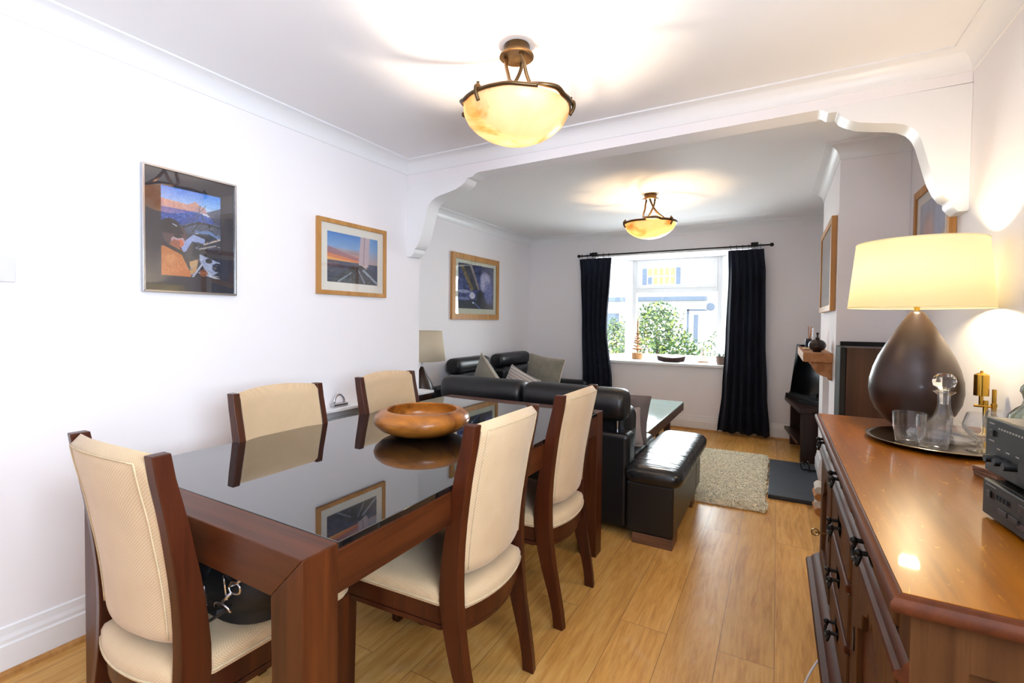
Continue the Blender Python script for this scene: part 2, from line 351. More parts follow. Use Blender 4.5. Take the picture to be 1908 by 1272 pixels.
def copy_tree(o, loc, rz, label, group=None, parent=None):
    c = o.copy(); COL.objects.link(c)
    if parent: c.parent = parent
    else:
        c.location = loc; c.rotation_euler = (0, 0, rz); c['label'] = label
        if group: c['group'] = group
    for ch in [x for x in bpy.data.objects if x.parent == o]: copy_tree(ch, None, None, None, None, c)
    return c
def struct(o, label=None):
    o['kind'] = 'structure'
    if label: o['label'] = label
    return o
def sweep(mb, path, prof, closed=False):
    """prof: (offset to the LEFT of travel, z)"""
    P = [Vector((x, y)) for x, y in path]; n = len(P); rows = []
    for i in range(n):
        def nrm(a, b): d = (b-a).normalized(); return Vector((-d.y, d.x))
        ns = []
        if closed or i > 0: ns.append(nrm(P[i-1], P[i]))
        if closed or i < n-1: ns.append(nrm(P[i], P[(i+1) % n]))
        if len(ns) == 2: m_ = (ns[0]+ns[1]); m_ = m_/(m_.dot(ns[0]))
        else: m_ = ns[0]
        rows.append([(P[i].x+m_.x*o, P[i].y+m_.y*o, z) for o, z in prof])
    if closed: rows.append(rows[0])
    mb.strip([r+[r[0]] for r in rows])
    if not closed:
        k = len(prof); mb.add(rows[0], [tuple(range(k))]); mb.add(rows[-1], [tuple(range(k-1, -1, -1))])
    return mb
def bez(p, n=12):
    """Catmull-Rom through points"""
    p = [Vector(q) for q in p]; out = []; q = [p[0]*2-p[1]]+p+[p[-1]*2-p[-2]]
    for i in range(1, len(q)-2):
        for k in range(n):
            t = k/n; out.append(.5*((2*q[i])+(-q[i-1]+q[i+1])*t+(2*q[i-1]-5*q[i]+4*q[i+1]-q[i+2])*t*t+(-q[i-1]+3*q[i]-3*q[i+1]+q[i+2])*t**3))
    out.append(p[-1]); return out
def interp(tab, x):
    for (a, va), (b, vb) in zip(tab, tab[1:]):
        if x <= b: t = (x-a)/(b-a); t = max(0, t); return va+(vb-va)*t
    return tab[-1][1]
def smooth_interp(tab, x):
    for (a, va), (b, vb) in zip(tab, tab[1:]):
        if x <= b: t = max(0, (x-a)/(b-a)); t = t*t*(3-2*t); return va+(vb-va)*t
    return tab[-1][1]

# ------------------------------------------------------------------ room shell
struct(MB().box(XLL-.3, XR+.3, YR-.3, YW+.05, -.1, 0).build('floor', 'floor'))
struct(MB().box(XLL-.3, XR+.3, YR-.3, YW+.05, H, H+.1).build('ceiling', 'ceil'))
struct(MB().box(XLL-.25, XL, YR, YB1, 0, H).build('wall_left', 'wall'))
struct(MB().box(XLL-.25, XLL, YB1, YW+.25, 0, H).build('wall_living_left', 'wall'))
mb = MB(); mb.box(XR, XR+.15, YR, -.58, 0, H); mb.box(XR, XR+.15, .70, YW+.25, 0, H); mb.box(XR, XR+.15, -.58, .70, 0, .98); mb.box(XR, XR+.15, -.58, .70, 2.12, H)
struct(mb.build('wall_right', 'wall'))
struct(MB().prism([(XL, 2.244), (XR, 2.270), (XR, H), (XL, H)], 'y', YB0, YB1).build('wall_beam', 'wall', bevel=.003))
OX0, OX1, OZ0, OZ1 = -2.07, -.27, .745, 2.10
mb = MB(); mb.box(XLL, OX0, YW, YW+.1, 0, H); mb.box(OX1, XR, YW, YW+.1, 0, H); mb.box(OX0, OX1, YW, YW+.1, 0, OZ0); mb.box(OX0, OX1, YW, YW+.1, OZ1, H)
struct(mb.build('wall_back', 'wall'))
mb = MB(); mb.box(XLL, -1.9, YR-.2, YR, 0, H); mb.box(-1.08, XR, YR-.2, YR, 0, H); mb.box(-1.9, -1.08, YR-.2, YR, 2.0, H)
struct(mb.build('wall_rear', 'wall'))
# chimney breast with a plain white fire recess
mb = MB(); FY0, FY1, FZ = 4.08, 4.62, .86
mb.box(CBX, XR, CBY0, FY0, 0, H); mb.box(CBX, XR, FY1, CBY1, 0, H); mb.box(CBX, XR, FY0, FY1, FZ, H); mb.box(CBX+.28, XR, FY0, FY1, 0, FZ)
struct(mb.build('wall_chimney', 'wall', bevel=.002))
# bay
BY = 6.60; bay = [(-2.07, YW+.1), (-1.77, BY+.03), (-.57, BY+.03), (-.27, YW+.1)]
mb = MB(); out = [(-2.2, YW+.1), (-1.84, BY+.16), (-.5, BY+.16), (-.14, YW+.1)]
for i in range(3):
    a, b, c, d = bay[i], bay[i+1], out[i+1], out[i]; mb.prism([a, b, c, d], 'z', -.4, .77)
struct(mb.build('wall_bay', 'render_w'))
struct(MB().prism([(-2.2, YW+.1), (-1.84, BY+.16), (-.5, BY+.16), (-.14, YW+.1)], 'z', OZ1, OZ1+.12).build('ceiling_bay', 'ceil'))
struct(MB().prism([(-2.12, 5.975), (-.22, 5.975), (-.22, YW+.0), (-.28, YW+.0), (-.28, YW+.1), (-.58, BY+.03), (-1.76, BY+.03), (-2.06, YW+.1), (-2.06, YW), (-2.12, YW)], 'z', .745, .777).build('trim_1', 'trim', bevel=.006, seg=3), 'white window board of the bay')
# windows
def window(name, p0, p1, z0, z1, vent, label):
    p0 = Vector((p0[0], p0[1])); p1 = Vector((p1[0], p1[1])); L = (p1-p0).length; ang = math.atan2(p1.y-p0.y, p1.x-p0.x)
    t = bpy.data.objects.new(name, None); COL.objects.link(t); t.location = (p0.x, p0.y, 0); t.rotation_euler = (0, 0, ang); struct(t, label)
    f = MB(); b = .065
    f.box(0, b, -.035, .035, z0, z1); f.box(L-b, L, -.035, .035, z0, z1); f.box(b, L-b, -.035, .035, z0, z0+.06); f.box(b, L-b, -.035, .035, z1-.06, z1)
    if vent: f.box(b, L-b, -.035, .035, 1.655, 1.715)
    f.build('window_frame', 'upvc', t, bevel=.006)
    if vent:
        v = MB(); s_ = .045; v.box(b, b+s_, -.045, .02, 1.715, z1-.06); v.box(L-b-s_, L-b, -.045, .02, 1.715, z1-.06); v.box(b+s_, L-b-s_, -.045, .02, 1.715, 1.76); v.box(b+s_, L-b-s_, -.045, .02, z1-.105, z1-.06)
        so = v.build('vent_sash', 'upvc', t, bevel=.005)
        MB().box(b+s_, L-b-s_, -.006, .0, 1.76, z1-.105).build('pane', 'pane', so)
        for hx in (.2, L-.3):
            MB().box(hx, hx+.08, -.062, -.045, 1.728, 1.742).build('handle', 'upvc', so, bevel=.003)
        MB().box(b, L-b, -.006, .0, z0+.06, 1.655).build('pane', 'pane', t)
    else: MB().box(b, L-b, -.006, .0, z0+.06, z1-.06).build('pane', 'pane', t)
    return t
window('window_1', (-1.74, BY), (-.60, BY), .777, 2.10, True, 'middle bay window with a top vent')
window('window_2', (-2.04, YW+.11), (-1.755, BY-.03), .777, 2.10, False, 'left side window of the bay')
window('added_window_4', (XR+.1, .70), (XR+.1, -.58), .98, 2.12, False, 'added unseen window on the right wall for the fill light')  # invented window, out of view, placed to let the side fill lamp in
window('window_3', (-.585, BY-.03), (-.30, YW+.11), .777, 2.10, False, 'right side window of the bay')
# panelled door behind the camera
t = bpy.data.objects.new('door_1', None); COL.objects.link(t); t.location = (-1.9, YR-.06, 0); struct(t)
f = MB(); f.box(.004, .816, -.02, .02, .004, 1.996); f.build('door_leaf', 'trim', t, bevel=.003)
MB().tube([(.75, .02, 1.0), (.75, .06, 1.0), (.66, .06, 1.0)], .008, 10).build('door_handle', 'steel', t, smooth=40)

# cornices (cove), skirtings
cp, ch = .078, .087
def cove(p=cp, h=ch):
    pr = [(0, H), (0, H-h), (.006, H-h), (.006, H-h+.008)]
    for i in range(1, 9):
        a = i/9*PI/2; pr.append((.006+(p-.018)*(1-math.cos(a)), H-h+.008+(h-.018)*math.sin(a)))
    pr += [(p-.010, H-.008), (p, H-.008), (p, H)]; return pr
struct(sweep(MB(), [(XL, YR), (XL, YB0), (XR, YB0), (XR, YR)][::-1], cove()).build('trim_2', 'trim', smooth=35), 'white cove cornice of the dining room')
lp = [(XLL, YB1), (XR, YB1), (XR, CBY0), (CBX, CBY0), (CBX, CBY1), (XR, CBY1), (XR, YW), (XLL, YW)]
struct(sweep(MB(), lp, cove(.088, .092), closed=True).build('trim_3', 'trim', smooth=35), 'white cove cornice of the living room')
sk = [(0, 0), (.018, 0), (.018, .105), (.013, .112), (.013, .125), (.008, .14), (.006, .165), (0, .17)]
def skirt(name, path): struct(sweep(MB(), path, sk).build(name, 'trim'), None)
skirt('baseboard_left', [(XL, YB1+.018), (XL, YR)]); skirt('baseboard_right', [(XR, YR), (XR, CBY0), (CBX, CBY0), (CBX, FY0)])
skirt('baseboard_chimney', [(CBX, FY1), (CBX, CBY1), (XR, CBY1), (XR, YW)])
skirt('baseboard_back', [(XR, YW), (XLL, YW)]); skirt('baseboard_living_left', [(XLL, YW), (XLL, YB1)])
qr = [(.018, 0), (.034, 0), (.031, .012), (.026, .018), (.018, .02)]
for nm, path in (('trim_4', [(XR, YW), (XLL, YW)]), ('trim_5', [(XL, YB1), (XL, YR)])):
    struct(sweep(MB(), path, qr).build(nm, 'oak_frame'), 'oak quarter round bead')
# shaped brackets under the beam
BL = [(-1.735, 2.25), (-1.765, 2.243), (-1.785, 2.228), (-1.8, 2.224), (-1.829, 2.224), (-1.845, 2.20), (-1.874, 2.181), (-1.924, 2.160), (-2.0, 2.144), (-2.06, 2.134), (-2.10, 2.122), (-2.135, 2.102), (-2.158, 2.075), (-2.173, 2.04), (-2.187, 1.99), (-2.204, 1.93), (-2.222, 1.87), (-2.245, 1.82), (-2.268, 1.787), (-2.285, 1.778), (-2.287, 1.758), (-2.30, 1.742), (-2.315, 1.725), (XL, 1.725), (XL, 2.25)]
struct(MB().prism(BL, 'y', YB0, YB1-.02).build('trim_7', 'trim', bevel=.002), 'white scrolled bracket at the left end of the beam')
BRR = [(XR-(x-XL)*.875, z+.018) for x, z in BL]
struct(MB().prism(BRR, 'y', YB0, YB1-.02).build('trim_8', 'trim', bevel=.002), 'white scrolled bracket at the right end of the beam')
# light switch
sw = thing('light_switch', 'white light switch plate on the left wall at the picture edge', 'light switch', (XL, .57, 1.43))
MB().box(0, .009, -.075, .044, -.043, .043).build('switch_plate', 'plastic_w', sw, bevel=.003); MB().box(.009, .013, -.03, -.012, -.012, .012).build('rocker', 'plastic_w', sw, bevel=.001)

# ------------------------------------------------------------------ dining table
TX0, TX1, TY0, TY1, TZ = -1.845, -.822, .628, 2.545, .782
t = thing('dining_table', 'long dark red wooden dining table with a black glass top', 'table', ((TX0+TX1)/2, (TY0+TY1)/2, 0))
ox, oy = (TX0+TX1)/2, (TY0+TY1)/2; hx, hy = (TX1-TX0)/2, (TY1-TY0)/2; AW, AD, AZ = .092, .092, .678
for sy in (-1, 1):
    y0, y1 = (-hy, -hy+AD) if sy < 0 else (hy-AD, hy)
    for sx in (-1, 1):
        # legs mitred against the cross rail
        poly = [(sx*hx, 0), (sx*hx, TZ), (sx*(hx-AW-.012), AZ), (sx*(hx-AW), 0)]
        MB().prism(poly, 'y', y0, y1).build('leg', 'table', t, bevel=.003)
    MB().prism([(-hx, TZ), (hx, TZ), (hx-AW-.012, AZ), (-hx+AW+.012, AZ)], 'y', y0, y1).build('end_rail', 'table_x', t, bevel=.003)
for sx in (-1, 1):
    x0, x1 = (-hx+.004, -hx+.03) if sx < 0 else (hx-.03, hx-.004)
    MB().box(x0, x1, -hy+AD, hy-AD, .665, .764).build('side_apron', 'table_y', t, bevel=.003)
MB().box(-hx+.002, hx-.002, -hy+AD+.001, hy-AD-.001, .766, TZ).build('glass_top', 'black_glass', t, bevel=.002)
TOPZ = TZ

# ------------------------------------------------------------------ dining chairs
BK = [(0, -.138), (.1, -.125), (.25, -.098), (.42, -.080), (.6, -.082), (.8, -.106), (.968, -.135)]
FR = [(0, -.093), (.1, -.078), (.25, -.035), (.42, -.004), (.6, -.018), (.8, -.055), (.968, -.092)]
def curve_at(tab, z):
    zs = [a for a, _ in tab]; i = max(0, min(len(tab)-2, sum(z >= a for a in zs)-1))
    p0 = tab[max(i-1, 0)][1]; p1 = tab[i][1]; p2 = tab[i+1][1]; p3 = tab[min(i+2, len(tab)-1)][1]
    u = (z-zs[i])/(zs[i+1]-zs[i]); return .5*(2*p1+(p2-p0)*u+(2*p0-5*p1+4*p2-p3)*u*u+(-p0+3*p1-3*p2+p3)*u**3)
def hw(z): return interp([(0, .2), (.42, .212), (.968, .215)], z)      # outer half width at the posts
def make_chair(label):
    t = thing('dining_chair', label, 'chair')
    zs = [i*.968/16 for i in range(17)]
    for s in (-1, 1):
        rings = []
        for z in zs:
            xo = hw(z); xi = xo-.03; b, f = curve_at(BK, z), curve_at(FR, z)
            rings.append([(s*xi, b, z), (s*xo, b+.004, z), (s*xo, f, z), (s*xi, f, z)])
        MB().loft(rings).build('back_leg', 'chairwood', t, bevel=.003)
        r2 = []
        for z, k in ((0, .034), (.2, .040), (.40, .046)):
            cx_, cy_ = s*.201, .395; r2.append([(cx_-k/2, cy_-k/2, z), (cx_+k/2, cy_-k/2, z), (cx_+k/2, cy_+k/2, z), (cx_-k/2, cy_+k/2, z)])
        MB().loft(r2).build('front_leg', 'chairwood', t, bevel=.004)
    # curved upholstered backrest between the posts
    def panel(z0, z1, th, inset=.0, n=16, m=22):
        fr, bk = [], []
        for i in range(m+1):
            z = z0+(z1-z0)*i/m; rf, rb = [], []
            for j in range(n+1):
                u = -1+2*j/n; x = u*(hw(z)-.031-inset); c_ = (curve_at(BK, z)+curve_at(FR, z))/2
                e = min(1, (1-abs(i/m*2-1))/.10); e = math.sqrt(max(0, 1-(1-e)**2)); bow = -.034*(1-u*u)
                zz = z+(.014*(1-u*u) if i > m*.8 else 0)*(i/m-.8)/.2-(.016*(1-u*u) if i < m*.2 else 0)*(.2-i/m)/.2
                rf.append((x, c_+bow+th/2*e, zz)); rb.append((x, c_+bow-th/2*e, zz))
            fr.append(rf); bk.append(rb)
        return fr, bk
    fr, bk = panel(.497, .966, .046)
    mb = MB(); mb.strip(fr); mb.strip([r[::-1] for r in bk])
    for side in (0, -1):
        mb.strip([[a[side], b[side]] for a, b in zip(fr, bk)])
    back = mb.build('backrest', 'cream', t, smooth=50)
    # stitched piping round the edges of the back panel
    i0 = [Vector(r[1])+Vector((0, -.0015, 0)) for r in bk[1:-1]]; i1 = [Vector(r[-2])+Vector((0, -.0015, 0)) for r in bk[1:-1]]
    pm = MB(); pm.tube(i0, .0022, 6); pm.tube(i1, .0022, 6); pm.tube([Vector(p)+Vector((0, -.001, 0)) for p in bk[-2][1:-1]], .0022, 6); pm.build('piping', 'piping', back, smooth=0)
    # seat cushion, seen bulging out behind the posts
    def seat_outline(g=0):
        pts = []
        for j in range(13):
            u = -1+2*j/12; pts.append((u*(.172+g), -.075-g-.035*(1-u*u)))
        pts += [(.182+g, -.03), (.205+g, .005)]
        for j in range(9):
            a = j/8*PI/2; pts.append((.187+g+.04*math.sin(PI/2-a), .375+.045*math.sin(a)+g))
        for j in range(1, 8):
            u = 1-2*j/8; pts.append((u*.187, .42+g+.008*(1-u*u)))
        for j in range(8, -1, -1):
            a = j/8*PI/2; pts.append((-(.187+g+.04*math.sin(PI/2-a)), .375+.045*math.sin(a)+g))
        pts += [(-.205-g, .005), (-.182-g, -.03)]
        return pts
    o = seat_outline(); cx_, cy_ = 0, .18
    rings = []
    for z, k in ((.402, 1.0), (.412, 1.012), (.432, 1.014), (.447, .99), (.456, .93), (.463, .8), (.468, .55), (.470, .2)):
        rings.append([(cx_+(x-cx_)*k, cy_+(y-cy_)*k, z) for x, y in o])
    seat = MB().loft(rings).build('seat', 'cream', t, smooth=60)
    MB().tube([(x*1.016, cy_+(y-cy_)*1.016, .414) for x, y in o]+[(o[0][0]*1.016, cy_+(o[0][1]-cy_)*1.016, .414)], .0035, 6).build('piping', 'piping', seat, smooth=0)
    # seat frame rails
    q = MB(); L = seat_outline(-.006)
    for z0, z1, k in ((.342, .401, 1.0), (.318, .336, .97)):
        q.loft([[(x*k, cy_+(y-cy_)*k, z) for x, y in L] for z in (z0, z1)])
    q.build('seat_frame', 'chairwood', t, bevel=.003)
    return t
ch0 = make_chair('dining chair at the near end of the table with a black bag on its seat')
ch0.location = (-1.380, .642, 0); ch0.rotation_euler = (0, 0, .01)
G = 'cream dining chairs round the table'; ch0['group'] = G
copy_tree(ch0, (-.872, 1.352, 0), PI/2, 'cream dining chair on the right of the table, nearer the camera', G)
copy_tree(ch0, (-.872, 1.998, 0), PI/2, 'cream dining chair on the right of the table, farther one beside the sofa', G)
copy_tree(ch0, (-1.765, 1.315, 0), -PI/2, 'cream dining chair against the left wall side, nearer the camera', G)
copy_tree(ch0, (-1.765, 1.977, 0), -PI/2, 'cream dining chair on the wall side of the table, beside the wooden bowl', G)

# wooden bowl
b = MB().lathe([(.0, 0), (.085, 0), (.10, .002), (.135, .010), (.175, .028), (.197, .048), (.203, .064), (.198, .082), (.182, .097), (.163, .106), (.150, .108), (.146, .104), (.150, .094), (.160, .078), (.158, .055), (.135, .032), (.09, .022), (0, .018)], 64)
tag(b.build('wooden_bowl', 'bowlwood', None, smooth=60, loc=(-1.312, 1.60, TOPZ+.0005)), 'wide turned wooden bowl on the black glass table top', 'bowl')

# black shoulder bag on the near chair
BGO = Vector((-1.29, .845, .4705))
bg_ = thing('shoulder_bag', 'black nylon shoulder bag with metal clips on the near chair seat', 'bag', BGO)
def blob(a, b_, h, n=18, m=10, p=2.6, q=2.2, low=.8):
    rings = []
    for i in range(m+1):
        v = i/m; z = h*v; k = max(.04, (1-abs(2*v-1)**q)**(1/q)) if 0 < v < 1 else .04
        if v < .5: k = max(k, low)
        ring = []
        for j in range(n*2):
            th = PI*j/n; c, s_ = math.cos(th), math.sin(th)
            ring.append((a*k*math.copysign(abs(c)**(2/p), c), b_*k*math.copysign(abs(s_)**(2/p), s_), z))
        rings.append(ring)
    return rings
def W(x, y, z):
    if z > .483: x *= .943; z = 1.27-(1.27-z)*.943
    return Vector((x, y, z))-BGO
MB().loft([[(x-.10*(z/.2)**2*0, y, z) for x, y, z in r] for r in blob(.185, .165, .19)]).build('bag_body', 'bagfab', bg_, smooth=60)
pk = MB().loft([[(x-.085, y-.125, z+.05) for x, y, z in r] for r in blob(.115, .055, .125, low=.6)]).build('top_pocket', 'leather', bg_, smooth=60)
MB().tube(bez([W(-1.47, .70, .60), W(-1.40, .675, .645), W(-1.30, .665, .635), W(-1.235, .675, .595), W(-1.20, .69, .56)], 5), .0035, 6).build('zip', 'strap', pk, smooth=0)
for zx, zy, zz, pz in ((-1.212, .655, .600, 1.0), (-1.295, .652, .552, .9)):
    zp = MB(); zp.box(-.007*pz, .007*pz, -.0015, .0015, -.042*pz, -.008); zp.tube([(.008*math.cos(a*PI/5), 0, .002+.010*math.sin(a*PI/5)) for a in range(11)], .0022, 6); zp.box(-.008*pz, .008*pz, -.0025, .0025, -.048*pz, -.040*pz)
    zp.build('zip_puller', 'steel', pk, loc=W(zx, zy, zz), rot=(.1, .1, -.5))
sp_ = bez([W(-1.33, .655, .474), W(-1.27, .655, .480), W(-1.235, .66, .505), W(-1.225, .662, .522)], 6); MB().tube(sp_, [.020]*len(sp_), 10, flat=.18).build('shoulder_strap', 'strap', bg_, smooth=0)
cl = MB(); cl.tube(bez([W(-1.252, .655, .520), W(-1.245, .652, .534), W(-1.222, .652, .538), W(-1.200, .655, .534), W(-1.193, .66, .520)], 4), .0032, 8); cl.tube([W(-1.222, .652, .538), W(-1.205, .655, .556), W(-1.190, .66, .572)], .004, 8)
cl.tube(bez([W(-1.190, .66, .570), W(-1.200, .66, .585), W(-1.185, .662, .600), W(-1.163, .665, .594), W(-1.165, .665, .575), W(-1.190, .66, .570)], 4), .003, 8); cl.tube([W(-1.212, .66, .580), W(-1.17, .665, .602), W(-1.145, .67, .625)], .0045, 8)
cl.build('strap_clip', 'steel', bg_, smooth=0)

# ------------------------------------------------------------------ pictures (printed image = dense grid with a painted colour attribute)
class Paint:
    def __init__(s, w_, h): s.w, s.h = w_, h; s.a = np.zeros((h, w_, 3)); s.Y, s.X = np.mgrid[0:h, 0:w_]; s.X = s.X/(w_-1); s.Y = s.Y/(h-1)
    def C(s, c): return np.array(c)/255.
    def vgrad(s, y0, y1, c0, c1):
        k = (s.Y >= y0) & (s.Y <= y1); t_ = np.clip((s.Y-y0)/max(1e-6, y1-y0), 0, 1)[..., None]; s.a = np.where(k[..., None], s.C(c0)*(1-t_)+s.C(c1)*t_, s.a)
    def inside(s, poly):
        k = np.zeros(s.X.shape, bool); n = len(poly)
        for i in range(n):
            x0, y0 = poly[i]; x1, y1 = poly[(i+1) % n]
            if y0 == y1: continue
            cnd = ((s.Y >= min(y0, y1)) & (s.Y < max(y0, y1))) & (s.X < (x1-x0)*(s.Y-y0)/(y1-y0)+x0); k ^= cnd
        return k
    def poly(s, p, c, al=1, c2=None):
        k = s.inside(p)[..., None]*al; cc = s.C(c)
        if c2 is not None:
            ys = [q[1] for q in p]; t_ = np.clip((s.Y-min(ys))/(max(ys)-min(ys)), 0, 1)[..., None]; cc = s.C(c)*(1-t_)+s.C(c2)*t_
        s.a = s.a*(1-k)+cc*k
    def ell(s, x, y, rx, ry, c, al=1, soft=0):
        d = ((s.X-x)/rx)**2+((s.Y-y)/ry)**2; k = (np.clip((1-d)/max(soft, 1e-3), 0, 1) if soft else (d < 1)*1.)[..., None]*al; s.a = s.a*(1-k)+s.C(c)*k
    def line(s, x0, y0, x1, y1, w_, c, al=1):
        asp = s.h/s.w; dx, dy = x1-x0, (y1-y0)*asp; t_ = np.clip(((s.X-x0)*dx+(s.Y-y0)*asp*dy)/(dx*dx+dy*dy+1e-9), 0, 1)
        d = np.hypot(s.X-x0-t_*dx, (s.Y-y0)*asp-t_*dy); k = (d < w_)[..., None]*al; s.a = s.a*(1-k)+s.C(c)*k
    def noise(s, amp, fx, fy, seed=0, mask=None):
        r = np.random.RandomState(seed); g = r.rand(int(fy)+2, int(fx)+2); x = s.X*fx; y = s.Y*fy; xi = x.astype(int); yi = y.astype(int); u = x-xi; v = y-yi
        u = u*u*(3-2*u); v = v*v*(3-2*v); n_ = (g[yi, xi]*(1-u)+g[yi, xi+1]*u)*(1-v)+(g[yi+1, xi]*(1-u)+g[yi+1, xi+1]*u)*v; d = (n_-.5)*amp
        if mask is not None: d = d*mask
        s.a = np.clip(s.a+d[..., None], 0, 1); return n_
M['print'] = NT('printed_photo').m
_n = NT('printed_photograph'); _a = _n.new('ShaderNodeAttribute'); _a.attribute_name = 'ink'; _n.l(_a.outputs['Color'], _n.b.inputs['Base Color']); _n.set(Roughness=.6); M['print'] = _n.m
def print_mesh(P, wd, ht, parent):
    h, w_ = P.h, P.w; vs = [((j/(w_-1)-.5)*wd, 0, (.5-i/(h-1))*ht) for i in range(h) for j in range(w_)]
    fs = [(i*w_+j, (i+1)*w_+j, (i+1)*w_+j+1, i*w_+j+1) for i in range(h-1) for j in range(w_-1)]
    me = bpy.data.meshes.new('print'); me.from_pydata(vs, [], fs); a = me.color_attributes.new('ink', 'FLOAT_COLOR', 'POINT')
    c = P.a.reshape(-1, 3); c = np.where(c <= .04045, c/12.92, ((c+.055)/1.055)**2.4); a.data.foreach_set('color', np.hstack([c, np.ones((len(c), 1))]).astype(np.float32).ravel())
    me.materials.append(M['print']); o = bpy.data.objects.new('print', me); COL.objects.link(o); o.parent = parent; return o
def picture(name, label, loc, rz, W_, H_, fw, depth, fmat, mmat, pw, ph, P, poff=(0, 0)):
    """local: x along the wall, y = 0 at the wall, picture faces -y"""
    t = thing(name, label, 'picture', loc, rz)
    f = MB(); a, b_ = W_/2, H_/2
    for q in ([(-a, -b_), (a, -b_), (a-fw, -b_+fw), (-a+fw, -b_+fw)], [(-a, b_), (a, b_), (a-fw, b_-fw), (-a+fw, b_-fw)], [(-a, -b_), (-a, b_), (-a+fw, b_-fw), (-a+fw, -b_+fw)], [(a, -b_), (a, b_), (a-fw, b_-fw), (a-fw, -b_+fw)]): f.prism(q, 'y', -depth, -.001)
    f.build('frame', fmat, t, bevel=.0015)
    x0, z0 = poff; m_ = MB(); iw, ih = a-fw+.001, b_-fw+.001
    for q in ((-iw, x0-pw/2, -ih, ih), (x0+pw/2, iw, -ih, ih), (x0-pw/2, x0+pw/2, -ih, z0-ph/2), (x0-pw/2, x0+pw/2, z0+ph/2, ih)): m_.box(q[0], q[1], -depth+.010, -depth+.012, q[2], q[3])
    m_.build('mount', mmat, t)
    p_ = print_mesh(P, pw+.004, ph+.004, t); p_.location = (x0, -depth+.0125, z0)
    MB().box(-iw, iw, -depth+.005, -depth+.007, -ih, ih).build('picture_glass', 'picglass', t); MB().box(-iw, iw, -.004, -.002, -ih, ih).build('backing', 'black_matt', t); return t
# 1: sailor in a cockpit
P = Paint(140, 190); P.vgrad(0, .17, (70, 140, 235), (150, 195, 240)); P.vgrad(.17, .27, (160, 200, 240), (200, 205, 225))
P.poly([(0, .145), (.1, .15), (.42, .165), (.56, .12), (.6, .135), (.63, .16), (.72, .165), (.78, .27), (0, .235)], (200, 160, 150), 1, (176, 140, 150)); P.noise(.12, 40, 6, 3, (P.Y > .15)*(P.Y < .27))
P.vgrad(.235, .46, (52, 92, 170), (34, 66, 140)); P.poly([(.78, .27), (1, .255), (1, .24), (.6, .235)], (200, 205, 225)); P.noise(.22, 45, 120, 4, (P.Y > .25)*(P.Y < .5))
P.vgrad(.44, 1, (40, 48, 66), (30, 34, 46)); P.noise(.10, 14, 20, 9, (P.Y > .44))
P.poly([(.28, .42), (.55, .355), (.9, .34), (1, .37), (1, .52), (.7, .44), (.5, .50), (.25, .47)], (70, 82, 104)); P.line(.27, .46, .62, .35, .012, (24, 28, 38)); P.line(.62, .35, 1, .38, .012, (24, 28, 38)); P.line(.8, .36, .78, .44, .012, (20, 22, 30)); P.line(.62, .36, .5, .47, .010, (20, 22, 30))
P.poly([(.55, .45), (.8, .43), (1, .50), (1, .53), (.78, .47), (.56, .49)], (96, 128, 176))
P.poly([(.74, .22), (1, .14), (1, .36), (.9, .34)], (52, 60, 78), .8); P.line(.64, .15, .58, .36, .006, (60, 66, 80)); P.line(.74, .14, .4, .42, .005, (90, 96, 110)); P.line(.66, .24, .70, .34, .008, (40, 46, 60))
P.poly([(.3, .64), (.52, .50), (.72, .54), (.7, .60), (.5, .58), (.4, .70), (.36, .72)], (142, 160, 206)); P.poly([(.4, .70), (.55, .60), (.75, .66), (.9, .75), (.62, .84), (.48, .76)], (36, 38, 48)); P.line(.7, .6, .98, .52, .012, (196, 180, 160)); P.line(.62, .66, .9, .60, .01, (168, 160, 150))
P.poly([(.62, .72), (.98, .80), (.98, .90), (.8, .98), (.62, .80)], (156, 168, 196)); P.ell(.78, .79, .06, .03, (40, 42, 50)); P.ell(.93, .86, .09, .055, (28, 30, 38)); P.poly([(.46, .82), (.6, .78), (.56, .96), (.44, .98)], (186, 146, 100))
P.ell(.22, .53, .19, .12, (86, 62, 64)); P.ell(.27, .60, .11, .06, (176, 150, 160)); P.ell(.31, .62, .05, .045, (206, 110, 76)); P.poly([(.2, .58), (.3, .6), (.3, .70), (.12, .66)], (150, 84, 60))
P.ell(.15, .44, .16, .085, (24, 24, 34)); P.poly([(0, .44), (.3, .44), (.37, .51), (.3, .52), (.02, .52)], (26, 26, 36)); P.ell(.27, .545, .07, .022, (18, 20, 28)); P.line(.19, .415, .25, .43, .008, (180, 190, 210))
P.poly([(0, .68), (.14, .64), (.34, .70), (.44, .86), (.48, 1), (0, 1)], (186, 116, 62), 1, (196, 112, 54)); P.ell(.16, .80, .12, .07, (214, 150, 96), .6, .9); P.line(0, .63, .34, .73, .03, (30, 28, 36)); P.line(.33, .72, .46, .90, .022, (28, 26, 34)); P.line(.62, .94, .98, 1, .012, (190, 196, 210)); P.ell(.69, .94, .07, .04, (150, 88, 60))
P.line(.5, 1, .66, .84, .014, (180, 186, 204)); P.noise(.10, 60, 80, 12)
_r = random.Random(4)
for k in range(70):
    x, y = _r.uniform(.45, 1), _r.uniform(.40, .97); a = _r.uniform(-.6, .5); l_ = _r.uniform(.02, .12); v = _r.choice([(26, 28, 36), (150, 160, 190), (90, 104, 140), (40, 46, 60), (196, 190, 180)]); P.line(x, y, x+l_, y+l_*a, _r.uniform(.003, .007), v, .75)
P.noise(.16, 60, 90, 21, (P.Y > .26)*(P.Y < .44)*1.)
picture('picture_frame', 'tall silver framed photo of a sailor with a black cap in a boat cockpit', (XL, 1.204, 1.651), PI/2, .405, .545, .009, .022, 'steel', 'mount_d', .258, .392, P)
